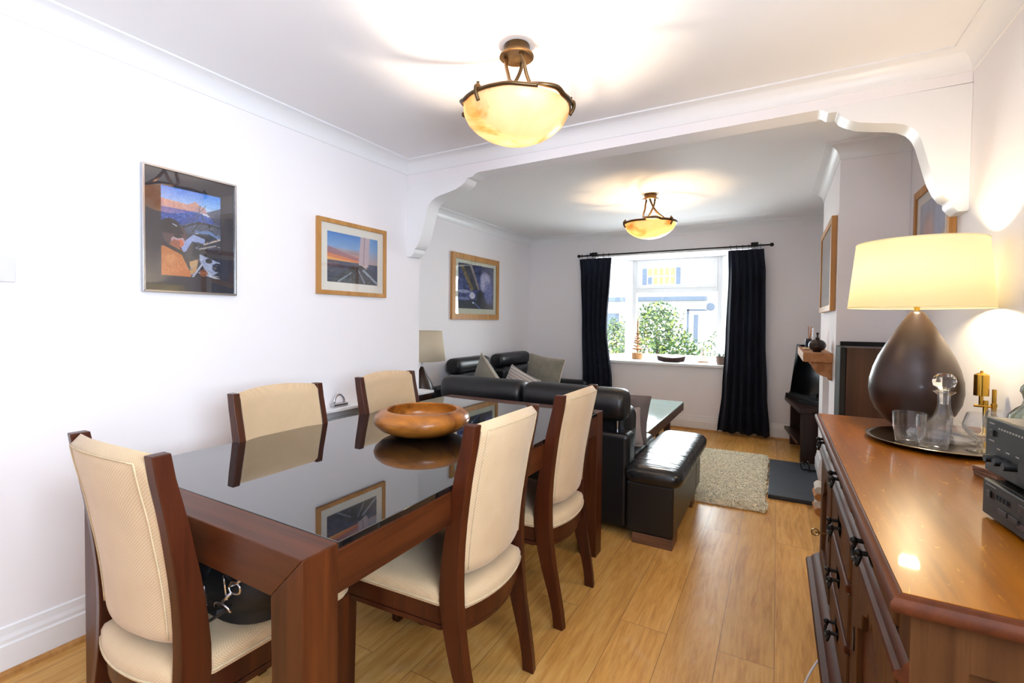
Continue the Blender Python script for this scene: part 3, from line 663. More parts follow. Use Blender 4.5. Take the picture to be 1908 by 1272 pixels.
# 2: sunset with sail
P = Paint(160, 118); P.vgrad(0, .30, (60, 128, 210), (130, 172, 220)); P.vgrad(.30, .56, (150, 160, 190), (226, 120, 70)); P.noise(.10, 6, 16, 2, (P.Y > .2)*(P.Y < .56))
P.poly([(0, .28), (.3, .38), (.62, .46), (.62, .52), (0, .42)], (150, 90, 110), .6); P.poly([(0, .42), (.6, .52), (.6, .56), (0, .52)], (240, 130, 60), .6); P.poly([(0, .50), (.35, .54), (.6, .56), (0, .56)], (255, 196, 90), .7)
P.poly([(.62, 0), (1, 0), (1, .56), (.75, .56)], (110, 160, 216), .7, (170, 180, 200))
P.vgrad(.56, 1, (60, 70, 100), (30, 40, 66)); P.noise(.22, 30, 60, 5, (P.Y > .56)*1.); P.ell(.1, .64, .18, .06, (150, 96, 90), .4, .8)
P.poly([(.64, 0), (.83, 0), (.80, .62), (.60, .58)], (196, 176, 184)); P.line(.72, 0, .70, .62, .006, (120, 104, 116)); P.poly([(.6, .58), (.78, .60), (.76, .70), (.7, .72)], (206, 186, 180))
P.poly([(.05, 1), (.5, .62), (.66, .60), (.8, .70), (1, .92), (1, 1)], (34, 38, 50)); P.noise(.34, 34, 30, 8, P.inside([(.05, 1), (.5, .62), (.66, .60), (.8, .70), (1, .92), (1, 1)])*1.); P.line(.7, .7, .98, .95, .02, (150, 162, 182)); P.line(.5, .66, .56, .98, .016, (28, 30, 38)); P.line(.45, .78, .2, .98, .01, (140, 150, 170)); P.line(.6, .72, .72, .96, .012, (130, 140, 160))
for k in range(60):
    x, y = _r.uniform(0, 1), _r.uniform(.6, .98); l_ = _r.uniform(.02, .09); v = _r.choice([(24, 30, 48), (96, 108, 140), (70, 80, 112), (130, 110, 120)]); P.line(x, y, x+l_, y+_r.uniform(-.03, .05), .004, v, .6)
picture('picture_frame', 'light oak framed photo of a pale sail against an orange sunset', (XL, 2.170, 1.643), PI/2, .565, .455, .026, .022, 'oak_frame', 'mount_w', .415, .303, P, (0, .002))
# 3: bow crashing through spray
P = Paint(130, 150); P.vgrad(0, .6, (34, 46, 96), (52, 66, 130)); P.vgrad(.6, 1, (60, 70, 140), (26, 34, 66)); P.noise(.25, 12, 16, 1); P.noise(.12, 40, 50, 2)
P.ell(.75, .30, .18, .20, (190, 190, 226), .9, .6); P.ell(.70, .46, .14, .16, (206, 204, 232), .8, .8); P.ell(.85, .62, .14, .30, (110, 122, 190), .7, .7); P.ell(.8, .42, .10, .12, (96, 104, 170), .6, .8); P.ell(.15, .62, .25, .05, (180, 186, 220), .8, .7); P.ell(.15, .78, .2, .05, (160, 168, 214), .6, .8)
P.poly([(.05, .02), (.36, .02), (.56, .56), (.34, .60)], (44, 46, 62)); P.poly([(.05, .06), (.13, .04), (.42, .56), (.34, .60)], (112, 96, 60)); P.poly([(.30, .02), (.37, .02), (.58, .54), (.54, .56)], (146, 132, 132)); P.noise(.14, 30, 30, 6)
P.ell(.38, .70, .09, .09, (214, 210, 230), .95, .5); P.ell(.60, .72, .11, .16, (20, 22, 34), .95, .2); P.poly([(0, .84), (.4, .79), (.7, .84), (1, .92), (1, 1), (0, 1)], (24, 28, 44), .9); P.line(.4, .84, .6, .98, .012, (96, 116, 180)); P.ell(.4, .86, .02, .02, (210, 214, 236)); P.noise(.14, 60, 60, 7)
picture('picture_frame', 'oak framed square photo of a boat bow in white spray, living room wall', (XLL, 4.650, 1.638), PI/2, .985, .725, .062, .028, 'oak_frame', 'mount_c', .745, .50, P, (-.0, .01))
# 4: pale print on the chimney breast
P = Paint(70, 90); P.vgrad(0, 1, (206, 212, 210), (188, 200, 202)); P.poly([(0, .55), (.4, .45), (1, .6), (1, 1), (0, 1)], (168, 186, 190)); P.noise(.08, 12, 14, 3); P.line(.5, .3, .52, .6, .01, (130, 140, 146))
picture('picture_frame', 'oak framed pale print above the mantel shelf on the chimney breast', (CBX, 4.24, 1.665), -PI/2, .90, .62, .04, .032, 'oak_frame', 'mount_w', .62, .42, P)
# 5: sunset cloud print in the alcove
P = Paint(90, 90); P.vgrad(0, 1, (120, 140, 190), (90, 100, 130)); P.ell(.35, .45, .35, .35, (214, 138, 120), .9, .8); P.ell(.75, .3, .25, .3, (120, 150, 210), .9, .8); P.poly([(0, .85), (.5, .62), (1, .45), (1, .62), (.5, .75), (0, .98)], (236, 176, 110), .8); P.poly([(.2, .95), (1, .65), (1, 1), (.1, 1)], (92, 96, 116), .9); P.noise(.16, 9, 9, 4); P.noise(.08, 30, 30, 5)
picture('picture_frame', 'oak framed print of an orange cloud in the alcove above the big lamp', (XR, 3.165, 1.70), -PI/2, .66, .60, .042, .028, 'oak_frame', 'mount_w', .46, .42, P)

# ------------------------------------------------------------------ ceiling lights
def pendant(label, loc, rz, group):
    t = thing('ceiling_light', label, 'ceiling light', loc, rz, group)      # origin on the ceiling
    MB().lathe([(0, 0), (.052, 0), (.054, -.004), (.054, -.030), (.056, -.034), (.070, -.040), (.072, -.047), (.068, -.050), (.05, -.047), (0, -.044)], 40).build('ceiling_rose', 'bronze', t, smooth=40)
    prof = [(.218, -.262), (.214, -.285), (.200, -.312), (.175, -.337), (.140, -.361), (.095, -.381), (.045, -.392), (0.0005, -.395)]
    inner = [(max(.0005, r-.004), z+.006) for r, z in prof][::-1]
    MB().lathe(prof+inner, 64, tip=False).build('glass_bowl', 'alabaster', t, smooth=60)
    zr = -.258; R0 = .224
    for k in range(3):
        a0 = 2*PI*k/3; P_ = []
        for r, da, z in ((.042, 0, -.046), (.044, 20, -.085), (.046, 50, -.13), (.075, 80, -.18), (.135, 105, -.222), (.195, 122, -.242)):
            a = a0+math.radians(da); P_.append((r*math.cos(a), r*math.sin(a), z))
        for da in range(140, 236, 12):
            a = a0+math.radians(da); rz_ = zr+(.012 if da == 140 else 0); P_.append((R0*math.cos(a), R0*math.sin(a), rz_))
        a = a0+math.radians(224); tx, ty = -math.sin(a), math.cos(a); P_ = P_[:-1]; q = P_[-1]
        P_.append((q[0]+tx*.06, q[1]+ty*.06, zr-.002)); P_.append((q[0]+tx*.105, q[1]+ty*.105, zr-.004))
        arm = MB().tube(bez(P_, 5), .0105, 8, flat=.75).build('arm', 'bronze', t, smooth=0)
        a = a0+math.radians(178); c, s_ = math.cos(a), math.sin(a)
        hk = [(R0*c*.93, R0*s_*.93, zr+.004), (R0*c*.98, R0*s_*.98, zr+.016), (R0*c*1.05, R0*s_*1.05, zr+.010), (R0*c*1.05, R0*s_*1.05, zr-.014), (R0*c*.985, R0*s_*.985, zr-.04)]
        MB().tube(bez(hk, 5), [.0072]*21, 8).build('clip', 'bronze', arm, smooth=0)
        MB().lathe([(.006, 0), (.006, .018), (0, .018)], 12, (R0*c*1.0, R0*s_*1.0, zr+.012)).build('rivet', 'bronze', arm)
    MB().lathe([(0, -.045), (.012, -.045), (.012, -.10), (.016, -.10), (.016, -.14), (0, -.14)], 16, (.0, .0, -.20)).build('lamp_holder', 'bronze', t, smooth=40)
    return t
PG = 'matching bowl ceiling lights'
pendant('bronze and alabaster bowl ceiling light over the dining table', (-.956, 1.757, H), math.radians(200), PG)
pendant('bronze and alabaster bowl ceiling light in the living room near the window', (-1.003, 4.353, H), math.radians(35), PG)
for nm, x, y, e, bc in (('dining_bulb', -.956, 1.757, 11.5, (1, .83, .64)), ('living_bulb', -1.003, 4.353, 9, (1, .70, .38))):
    for dx, dy in ((.03, .02), (-.03, -.01)):
        light(nm, 'POINT', (x+dx, y+dy, 2.04), e, bc, .018)

# ------------------------------------------------------------------ sideboard
SX, SY0, SY1, SZ = .147, .872, 2.50, .88
sb = thing('sideboard', 'old carved oak sideboard with drawers and iron handles along the right wall', 'sideboard', ((SX+XR)/2, (SY0+SY1)/2, 0))
def L_(x, y): return x-(SX+XR)/2, y-(SY0+SY1)/2
fx = SX+.032-(SX+XR)/2; y0 = SY0+.03-(SY0+SY1)/2; y1 = SY1-.02-(SY0+SY1)/2; xb = (XR-SX)/2-.004; Z0 = .245
mb = MB(); mb.box(fx+.02, xb, y0+.012, y1-.0, Z0, SZ-.031)           # carcass core
mb.build('carcass', 'sb_body', sb); mb = MB()
for a, b_ in ((y0+.0, y0+.07), (y0+.535, y0+.60), (y1-.525, y1-.46), (y1-.06, y1)): mb.box(fx, fx+.0195, a, b_, Z0, SZ-.031)
mb.box(fx, fx+.0195, y0+.0701, y0+.5349, SZ-.045, SZ-.031); mb.box(fx, fx+.0195, y0+.6001, y1-.5251, SZ-.045, SZ-.031); mb.box(fx, fx+.0195, y1-.4599, y1-.0601, SZ-.045, SZ-.031)
mb.build('front_frame', 'sb_body', sb); mb = MB()
# near end: stiles and rails round a recessed panel
mb.box(fx+.0196, fx+.065, y0, y0+.0115, Z0, SZ-.031); mb.box(xb-.065, xb, y0, y0+.0115, Z0, SZ-.031); mb.box(fx+.0651, xb-.0651, y0, y0+.0115, SZ-.10, SZ-.031); mb.box(fx+.0651, xb-.0651, y0, y0+.0115, Z0, Z0+.08)
mb.build('end_frame', 'sb_body', sb)
# top with thumb moulded edge
rings = []; wx = (XR-SX)/2-.002; wy = (SY1-SY0)/2
for z, o in ((SZ-.030, -.016), (SZ-.026, -.004), (SZ-.019, 0), (SZ-.011, -.001), (SZ-.005, -.006), (SZ-.004, -.012), (SZ-.001, -.0155), (SZ, -.018)):
    rings.append([(-wx-o, -wy-o, z), (wx, -wy-o, z), (wx, wy+o, z), (-wx-o, wy+o, z)])
MB().loft(rings[:-1]).build('edge_moulding', 'sb_mould', sb, smooth=40)
MB().box(-wx+.017, wx, -wy+.017, wy-.017, SZ-.002, SZ).build('top', 'sb_top', sb)
# mouldings under the drawers and along the base, returned round the near end
def mould(z, prof, name):
    q = MB(); pr = [(0, z), *[(o, z+dz) for o, dz in prof]]; sweep(q, [(fx, y0), (fx, y1)], [(o, zz) for o, zz in pr]); return q.build(name, 'sb_mould', sb, smooth=35)
mould(.735, [(.008, .002), (.016, .008), (.019, .014), (.017, .02), (.010, .024), (.008, .03), (.003, .036), (0, .038)], 'waist_moulding')
mould(.215, [(.03, 0), (.045, .008), (.05, .018), (.046, .028), (.03, .034), (.024, .044), (.008, .056), (0, .058)], 'base_moulding')
mb = MB()
def handle(mbp, y, z):
    """iron pull: two knobbed posts with a drop bail"""
    q = MB(); x = fx-.010
    q.prism([(y-.05, z+.012), (y-.028, z+.024), (y, z+.016), (y+.028, z+.024), (y+.05, z+.012), (y+.03, z-.02), (y, z-.030), (y-.03, z-.02)], 'x', x+.004, x+.0085)
    for s_ in (-1, 1):
        q.tube([(x+.006, y+s_*.032, z+.006), (x-.016, y+s_*.032, z+.006)], .005, 8); q.sphere((x-.020, y+s_*.032, z+.006), .0075, 8)
    q.tube(bez([(x-.016, y-.032, z+.004), (x-.022, y-.034, z-.016), (x-.022, y-.014, z-.026), (x-.022, y, z-.020), (x-.022, y+.014, z-.026), (x-.022, y+.034, z-.016), (x-.016, y+.032, z+.004)], 4), .0042, 8)
    return q.build('handle', 'iron', mbp, smooth=50)
def drawer(a, b_, z0, z1):
    d = MB(); g = .006; d.box(fx-.006, fx+.026, a+g, b_-g, z0+g, z1-g)
    o = d.build('drawer', 'sb_body', sb, bevel=.006, seg=3); handle(o, (a+b_)/2, (z0+z1)/2+.004); return o
bays = [(y0+.07, y0+.535), (y0+.60, y1-.525), (y1-.46, y1-.06)]
for a, b_ in bays: drawer(a, b_, .775, SZ-.045)
for z0, z1 in ((.595, .725), (.435, .575), (.275, .415)): drawer(bays[1][0], bays[1][1], z0, z1)
for z in (.585, .425): MB().box(fx-.012, fx+.02, bays[1][0], bays[1][1], z-.011, z+.011).build('drawer_rail', 'sb_mould', sb, bevel=.006, seg=3)
for ia in (0, 2):
    a, b_ = bays[ia]; g = .005; d = MB(); fr_ = .065; z0, z1 = .275, .722
    d.box(fx-.004, fx+.02, a+g, a+g+fr_, z0, z1); d.box(fx-.004, fx+.02, b_-g-fr_, b_-g, z0, z1); d.box(fx-.004, fx+.02, a+g+fr_, b_-g-fr_, z0, z0+fr_)
    c_ = (a+b_)/2; hwid = (b_-a)/2-g-fr_; top = [(a+g+fr_, z1), (b_-g-fr_, z1), (b_-g-fr_, z1-.16), (c_+hwid*.62, z1-.13), (c_+hwid*.58, z1-.095), (c_+hwid*.3, z1-.075), (c_+hwid*.12, z1-.05), (c_, z1-.075), (c_-hwid*.12, z1-.05), (c_-hwid*.3, z1-.075), (c_-hwid*.58, z1-.095), (c_-hwid*.62, z1-.13), (a+g+fr_, z1-.16)]
    d.prism(top, 'x', fx-.004, fx+.02); o = d.build('door', 'sb_body', sb, bevel=.003)
    MB().box(fx+.008, fx+.016, a+g+fr_-.005, b_-g-fr_+.005, z0+fr_-.005, z1).build('door_panel', 'sb_mould', o)
    ky = b_-g-.03 if ia == 0 else a+g+.03
    MB().prism([(ky-.007, .49), (ky+.007, .49), (ky+.009, .52), (ky, .545), (ky-.009, .52)], 'x', fx-.007, fx-.004).build('escutcheon', 'iron', o)
    if ia == 2:
        k_ = MB(); k_.tube([(fx-.004, ky, .515), (fx-.045, ky, .515)], .003, 8); k_.tube([(fx-.045+.012*math.cos(i*PI/5), ky, .515+.012*math.sin(i*PI/5)) for i in range(11)], .0022, 6); k_.build('key', 'brass', o)
for sx in (fx+.03, xb-.03):
    for sy in (y0+.04, 0, y1-.04):
        MB().lathe([(.03, .22), (.03, .19), (.018, .18), (.026, .14), (.033, .11), (.020, .06), (.016, .05), (.030, .035), (.032, .012), (.026, 0)], 20, (sx, sy, 0)).build('leg', 'sb_mould', sb, smooth=45)
cb = MB().tube(bez([(.215, 1.90, .23), (.15, 1.84, .20), (.098, 1.78, .12), (.095, 1.74, .03), (.16, 1.70, .004), (.34, 1.72, .004)], 8), .003, 8)
tag(cb.build('power_cable', 'plastic_w', None, smooth=0), 'thin white cable looping out below the sideboard', 'cable')

# big lamp
tl = thing('table_lamp', 'large lit table lamp with dark teardrop base on the sideboard', 'lamp', (.455, 2.345, SZ))
MB().lathe([(0, 0), (.055, 0), (.062, .004), (.092, .028), (.118, .062), (.134, .10), (.140, .14), (.138, .18), (.128, .225), (.112, .27), (.090, .315), (.066, .36), (.044, .40), (.026, .428), (.018, .440), (.012, .442), (0, .442)], 56).build('lamp_base', 'lampbody', tl, smooth=60)
MB().lathe([(.009, .440), (.009, .466), (.019, .468), (.021, .476), (.017, .482), (.017, .492), (0, .492)], 24).build('bulb_holder', 'gold', tl, smooth=40)
sr0, sr1, sz0, sz1 = .213, .190, .453, .698
so = MB(); so.lathe([(sr0, sz0), (sr1, sz1)], 72, tip=False); shd = so.build('lamp_shade', 'shade', tl, smooth=0, solid=.0015)
for r, z in ((sr0, sz0), (sr1, sz1)): MB().tube([(r*math.cos(i*PI/36), r*math.sin(i*PI/36), z) for i in range(73)], .0022, 6, cap=False).build('shade_rim', 'shade', shd, smooth=0)
sg = MB()
for k in range(3): sg.tube([(0, 0, .53), (sr1*.99*math.cos(2.1*k), sr1*.99*math.sin(2.1*k), sz1-.02)], .0018, 6)
sg.build('shade_carrier', 'steel', shd)
_n = NT('glowing_bulb'); _e = _n.new('ShaderNodeEmission'); _e.inputs[0].default_value = (1, .80, .50, 1); _e.inputs[1].default_value = 320; _n.l(_e.outputs[0], _n.out.inputs[0]); M['glow'] = _n.m
MB().sphere((0, 0, .524), .03, 12, 1.1).build('bulb', 'glow', tl, smooth=0)

# tray and glassware
tr = MB().lathe([(0, .002), (.150, .002), (.165, .004), (.183, .010), (.196, .014), (.198, .016), (.195, .0175), (.180, .0135), (.163, .008), (.148, .006), (0, .006)], 72)
tag(tr.build('serving_tray', 'tray', None, smooth=50, loc=(.470, 2.052, SZ)), 'round dark pewter tray holding the glasses on the sideboard', 'tray')
TRZ = SZ+.0065
tumb = MB().lathe([(0, 0), (.030, 0), (.034, .003), (.0415, .05), (.044, .098), (.0430, .098), (.0400, .05), (.0325, .018), (.028, .013), (0, .012)], 40)
o = tag(tumb.build('glass_tumbler', 'clear', None, smooth=40, loc=(.378, 2.005, TRZ)), 'plain glass tumbler at the left of the tray', 'glass', 'tumblers on the tray')
o2 = o.copy(); COL.objects.link(o2); o2.location = (.428, 1.952, TRZ); o2['label'] = 'glass tumbler right of the first one, nearest the camera on the tray'
dc = thing('decanter', 'cut glass decanter with a faceted round stopper on the tray', 'decanter', (.486, 2.110, TRZ))
MB().lathe([(0, 0), (.08, 0), (.092, .006), (.095, .016), (.083, .034), (.048, .06), (.026, .082), (.019, .105), (.0165, .13), (.017, .15), (.030, .160), (.029, .163), (.014, .156), (.0125, .13), (.014, .105), (.020, .085), (.040, .062), (.072, .034), (.084, .016), (.078, .008), (0, .007)], 16).build('decanter_body', 'clear', dc, smooth=12)
st = MB().lathe([(0, .118), (.011, .120), (.013, .158), (.012, .166), (.018, .170), (.028, .180), (.032, .195), (.028, .210), (.018, .220), (0, .223)], 10); st.build('stopper', 'crystal', dc)
def brandy(label, loc):
    g = thing('brandy_glass', label, 'glass', loc, 0, 'brandy glasses on the tray')
    MB().lathe([(0, 0), (.032, .0), (.034, .002), (.012, .006), (.0065, .012), (.0065, .030), (.012, .036), (.030, .048), (.042, .066), (.043, .080), (.036, .105), (.033, .115), (.0318, .115), (.0348, .105), (.0418, .080), (.0405, .066), (.028, .051), (0, .040)], 24).build('bowl_and_stem', 'clear', g, smooth=20)
    return g
bgl = brandy('cut glass brandy balloon in front at the right of the tray', (.545, 1.985, TRZ)); copy_tree(bgl, (.616, 2.075, TRZ), .4, 'brandy balloon behind the other one, at the back right of the tray', 'brandy glasses on the tray')
# brass instrument behind the glasses
br_ = thing('brass_ornament', 'tall polished brass instrument behind the brandy glasses', 'ornament', (.630, 2.262, SZ))
MB().lathe([(0, 0), (.035, 0), (.035, .006), (.012, .012), (.007, .02), (.007, .13), (0, .13)], 24).build('stand', 'gold', br_, smooth=40)
MB().lathe([(0, 0), (.006, 0), (.006, .03), (.020, .031), (.020, .103), (.012, .108), (.004, .111), (.004, .117), (0, .118)], 28, (-.012, 0, .115)).build('cylinder', 'gold', br_, smooth=40)
MB().lathe([(0, 0), (.007, 0), (.007, .05), (.0085, .05), (.0085, .06), (.006, .062), (.006, .11), (0, .11)], 16, (.020, -.004, .06)).build('side_tube', 'gold', br_, smooth=40)
MB().tube([(-.03, 0, .110), (.024, -.004, .110)], .0045, 8).build('cross_arm', 'gold', br_)
# bottle with cork
bo = thing('glass_bottle', 'round shouldered clear bottle with a cork behind the amplifier', 'bottle', (.598, 1.80, SZ))
MB().lathe([(0, 0), (.045, 0), (.052, .006), (.054, .02), (.054, .130), (.05, .150), (.036, .168), (.026, .176), (.022, .19), (.025, .205), (.030, .214), (.028, .226), (.019, .238), (.016, .25), (.016, .266), (.0185, .268), (.0185, .276), (.013, .276), (.013, .25), (.024, .225), (.026, .214), (.02, .2), (.018, .19), (.022, .178), (.046, .148), (.05, .13), (.05, .02), (0, .012)], 36).build('bottle_glass', 'bottle', bo, smooth=50)
MB().lathe([(0, .262), (.0125, .262), (.0145, .292), (0, .292)], 20).build('cork', 'cork', bo, smooth=40)

# hi-fi stack
def hifi(name, label, loc, rz, W_, D_, H_, amp):
    t = thing(name, label, 'hi-fi', loc, rz)     # local: front faces -x, width along y, origin at the front far corner bottom
    z0 = .007
    MB().box(.006, D_, -W_, 0, z0, z0+H_).build('case', 'amp_top', t, bevel=.003)
    MB().box(-.006, .006, -W_-.002, .002, z0-.001, z0+H_+.001).build('front_panel', 'amp', t, bevel=.003)
    for fx_ in (.03, D_-.03):
        for fy in (-.04, -W_+.04): MB().lathe([(0, 0), (.018, 0), (.018, z0), (0, z0)], 16, (fx_, fy, 0)).build('foot', 'black_matt', t)
    def knob(y, z, r, l, nm='knob', mt='amp'):
        q = MB().lathe([(r, 0), (r, l*.85), (r*.92, l), (0, l)], 28); return q.build(nm, mt, t, smooth=40, loc=(-.006, y, z0+z), rot=(0, -PI/2, 0))
    if amp:
        for i in range(3): knob(-.052-.034*i, H_*.30-.0*i, .0075, .022, 'tone_knob')
        knob(-.21, H_*.42, .026, .028, 'volume_knob')
        MB().box(-.009, -.006, -.034, -.020, z0+H_*.68, z0+H_*.80).build('power_button', 'black', t, bevel=.001)
        lg = MB()
        for i in range(10): lg.box(-.0066, -.0060, -.050-.010*i-.006, -.050-.010*i, z0+H_*.84, z0+H_*.87)
        for i in range(3): lg.box(-.0066, -.0060, -.058-.034*i, -.046-.034*i, z0+H_*.47, z0+H_*.49)
        for i in range(2): lg.box(-.0066, -.0060, -.034, -.014, z0+H_*(.58+.32*i), z0+H_*(.60+.32*i))
        lg.build('lettering', 'legend', t)
    else:
        MB().box(-.009, -.006, -.034, -.020, z0+H_*.55, z0+H_*.75).build('power_button', 'black', t, bevel=.001)
        for i in range(4): MB().box(-.0085, -.006, -.058-.012*i, -.051-.012*i, z0+H_*.62, z0+H_*.74).build('button', 'black_matt', t)
        for i in range(2): MB().box(-.009, -.006, -.095-.036*i, -.063-.036*i, z0+H_*.28, z0+H_*.42).build('button', 'black', t, bevel=.001)
        MB().box(-.007, -.006, -.26, -.125, z0+H_*.2, z0+H_*.36).build('display', 'display', t); MB().box(-.008, -.006, -.30, -.13, z0+H_*.6, z0+H_*.85).build('disc_tray', 'black', t, bevel=.001)
        lg = MB()
        for i in range(5): lg.box(-.0066, -.0060, -.012-.008*i-.005, -.012-.008*i, z0+H_*.88, z0+H_*.91)
        lg.build('lettering', 'legend', t)
    return t
hifi('disc_player', 'slim black disc player under the amplifier on the sideboard', (.381, 1.345, SZ), .10, .40, .27, .069, False)
hifi('amplifier', 'black stereo amplifier with round knobs stacked on the disc player', (.398, 1.400, SZ+.0765), .10, .40, .25, .112, True)
for k in range(3):
    o = MB().box(-.04, .04, -.04, .04, 0, .009).build('wooden_coaster', 'foot_wood', None, bevel=.002, loc=(.500, 1.665, SZ+.0092*k), rot=(0, 0, .2+.12*k))
    tag(o, ['bottom', 'middle', 'top'][k]+' wooden coaster of the small stack behind the disc player', 'coaster', 'stacked wooden coasters')

# ------------------------------------------------------------------ radiator and shelf by the left wall
rd = thing('radiator', 'white panel radiator on the left wall behind the dining chairs', 'radiator', (XL, 1.95, 0))
MB().box(.03, .10, -.28, .80, .12, .66).build('panel', 'trim', rd, bevel=.006)
g = MB()
for i in range(35): g.box(.032, .098, -.275+.03*i, -.257+.03*i, .655, .672)
g.build('top_grille', 'trim', rd)
fl = MB()
for i in range(25): fl.box(.099, .106, -.25+.041*i, -.23+.041*i, .17, .62)
fl.build('convector_ribs', 'trim', rd, bevel=.003)
MB().lathe([(.008, 0), (.008, .14), (0, .14)], 12, (.06, -.24, 0)).build('pipe', 'trim', rd)
sh = thing('wall_shelf', 'white shelf above the radiator along the left wall', 'shelf', (XL, 2.05, .745))
MB().box(0, .14, -.42, .785, -.018, 0).build('board', 'trim', sh, bevel=.003)
for y in (-.3, .45): MB().prism([(0, -.018), (.11, -.018), (.11, -.03), (.02, -.035), (.0, -.05)], 'y', y, y+.02).build('bracket', 'trim', sh)
dk = MB().lathe([(0, 0), (.036, 0), (.038, .004), (.038, .018), (.034, .022), (.022, .020), (.020, .012), (0, .012)], 32)
tag(dk.build('black_dish', 'black', None, smooth=40, loc=(-2.265, 1.815, .745)), 'small round black dish on the shelf between the chairs', 'dish')
sc = thing('silver_clip', 'silver arched desk ornament on the shelf behind a chair', 'ornament', (-2.27, 1.99, .745))
MB().box(-.02, .02, -.055, .055, 0, .022).build('base', 'steel', sc, bevel=.006, seg=3)
MB().tube([(0, .038*math.cos(i*PI/14), .02+.052*math.sin(i*PI/14)) for i in range(15)], .007, 10).build('arch', 'steel', sc, smooth=0)

# ------------------------------------------------------------------ sofas
def roll(mb, a, b_, ry, rz_, axis='x', n=20, m=12):
    """horizontal rounded bolster from a to b"""
    a, b_ = Vector(a), Vector(b_); L = (b_-a).length; d = (b_-a)/L; side = Vector((0, 0, 1)).cross(d); rings = []
    for i in range(m+1):
        e = i/m; t_ = [0, .005, .02, .05, .12, .3, .5, .7, .88, .95, .98, .995, 1][i]; k = [.55, .78, .9, .97, 1, 1, 1, 1, 1, .97, .9, .78, .55][i]
        rings.append([a+d*L*t_+side*math.copysign(abs(math.cos(2*PI*j/n))**.8, math.cos(2*PI*j/n))*ry*k+Vector((0, 0, 1))*math.copysign(abs(math.sin(2*PI*j/n))**.8, math.sin(2*PI*j/n))*rz_*k for j in range(n)])
    return mb.loft(rings)
sf = thing('leather_sofa', 'black leather sofa with its back to the dining table and an open padded end', 'sofa', (-1.3, 3.2, 0)); X0, Y0_ = -1.3, 3.2
def sb_(mb): return mb
def bx(p, nm, x0, x1, y0_, y1_, z0, z1, mt='leather', bv=.03, seg=4, off=(X0, Y0_)):
    return MB().box(x0-off[0], x1-off[0], y0_-off[1], y1_-off[1], z0, z1).build(nm, mt, p, bevel=bv, seg=seg)
bx(sf, 'base', -2.22, -.78, 2.86, 3.60, .07, .30, bv=.02); bx(sf, 'back_shell', -2.22, -.745, 2.80, 2.955, .035, .605, bv=.035)
for a, b_ in ((-2.125, -1.47), (-1.455, -.775)):
    bc = bx(sf, 'back_cushion', a, b_, 2.92, 3.14, .42, .74, bv=.07, seg=5)
    q = MB(); roll(q, (a-X0, 2.875-Y0_, .765), (b_-X0, 2.875-Y0_, .765),   .105, .100); q.build('headrest', 'leather', sf, smooth=0)
    MB().tube([((a+b_)/2+.28-X0, 2.87-Y0_, .56), ((a+b_)/2+.28-X0, 2.87-Y0_, .70)], .006, 8).build('headrest_post', 'steel', sf)
    bx(sf, 'seat_cushion', a, b_+ (0 if b_ < -1 else 0), 3.02, 3.66, .30, .44, 'leather', .05, 5)
bx(sf, 'end_unit', -.742, -.478, 2.745, 3.60, .058, .352, bv=.014, seg=3)
# padded top of the open end, slightly domed
rings = []; ex0, ex1, ey0, ey1 = -.765, -.435, 2.73, 3.87
for z, g in ((.345, -.020), (.352, -.006), (.375, .004), (.405, .004), (.425, -.010), (.438, -.035), (.444, -.08), (.446, -.13)):
    ring = []; ax, ay = (ex1-ex0)/2+g, (ey1-ey0)/2+g; cx_, cy_ = (ex0+ex1)/2, (ey0+ey1)/2
    for j in range(48):
        th = 2*PI*j/48; c, s_ = math.cos(th), math.sin(th); ring.append((cx_+ax*math.copysign(abs(c)**.3, c)-X0, cy_+ay*math.copysign(abs(s_)**.18, s_)-Y0_, z))
    rings.append(ring)
MB().loft(rings).build('end_seat_pad', 'leather_seat', sf, smooth=60)
bx(sf, 'end_unit_front', -.742, -.478, 3.60, 3.80, .075, .352, bv=.014, seg=3)
bx(sf, 'foot', -.703, -.481, 2.742, 2.90, 0, .06, 'foot_wood', .002, 1); bx(sf, 'foot', -2.15, -1.95, 2.82, 2.9, 0, .075, 'foot_wood', .002, 1)
bx(sf, 'foot', -.703, -.481, 3.46, 3.57, 0, .06, 'foot_wood', .002, 1)
# sofa along the far left wall
s2 = thing('leather_sofa', 'black leather sofa along the far left wall under the spray photo', 'sofa', (-2.6, 4.8, 0)); O2 = (-2.6, 4.8)
bx(s2, 'base', -3.0, -2.1, 3.75, 5.70, .07, .30, bv=.02, off=O2); bx(s2, 'back_shell', -3.015, -2.9, 3.75, 5.70, .07, .60, bv=.03, off=O2)
bx(s2, 'end_arm', -2.96, -2.06, 5.70, 5.86, .07, .52, bv=.05, off=O2)
for a, b_ in ((3.98, 4.62), (4.86, 5.62)):
    bx(s2, 'back_cushion', -2.96, -2.74, a, b_, .42, .72, bv=.07, seg=5, off=O2)
    q = MB(); roll(q, (-2.885+2.6, a-4.8, .79), (-2.885+2.6, b_-4.8, .79), .09, .085); q.build('headrest', 'leather', s2, smooth=0)
    bx(s2, 'seat_cushion', -2.86, -2.1, a-.08, b_+.08, .30, .44, bv=.05, seg=5, off=O2)
for x in (-2.9, -2.2):
    for y in (3.85, 5.6): bx(s2, 'foot', x, x+.1, y, y+.1, 0, .075, 'foot_wood', .002, 1, O2)
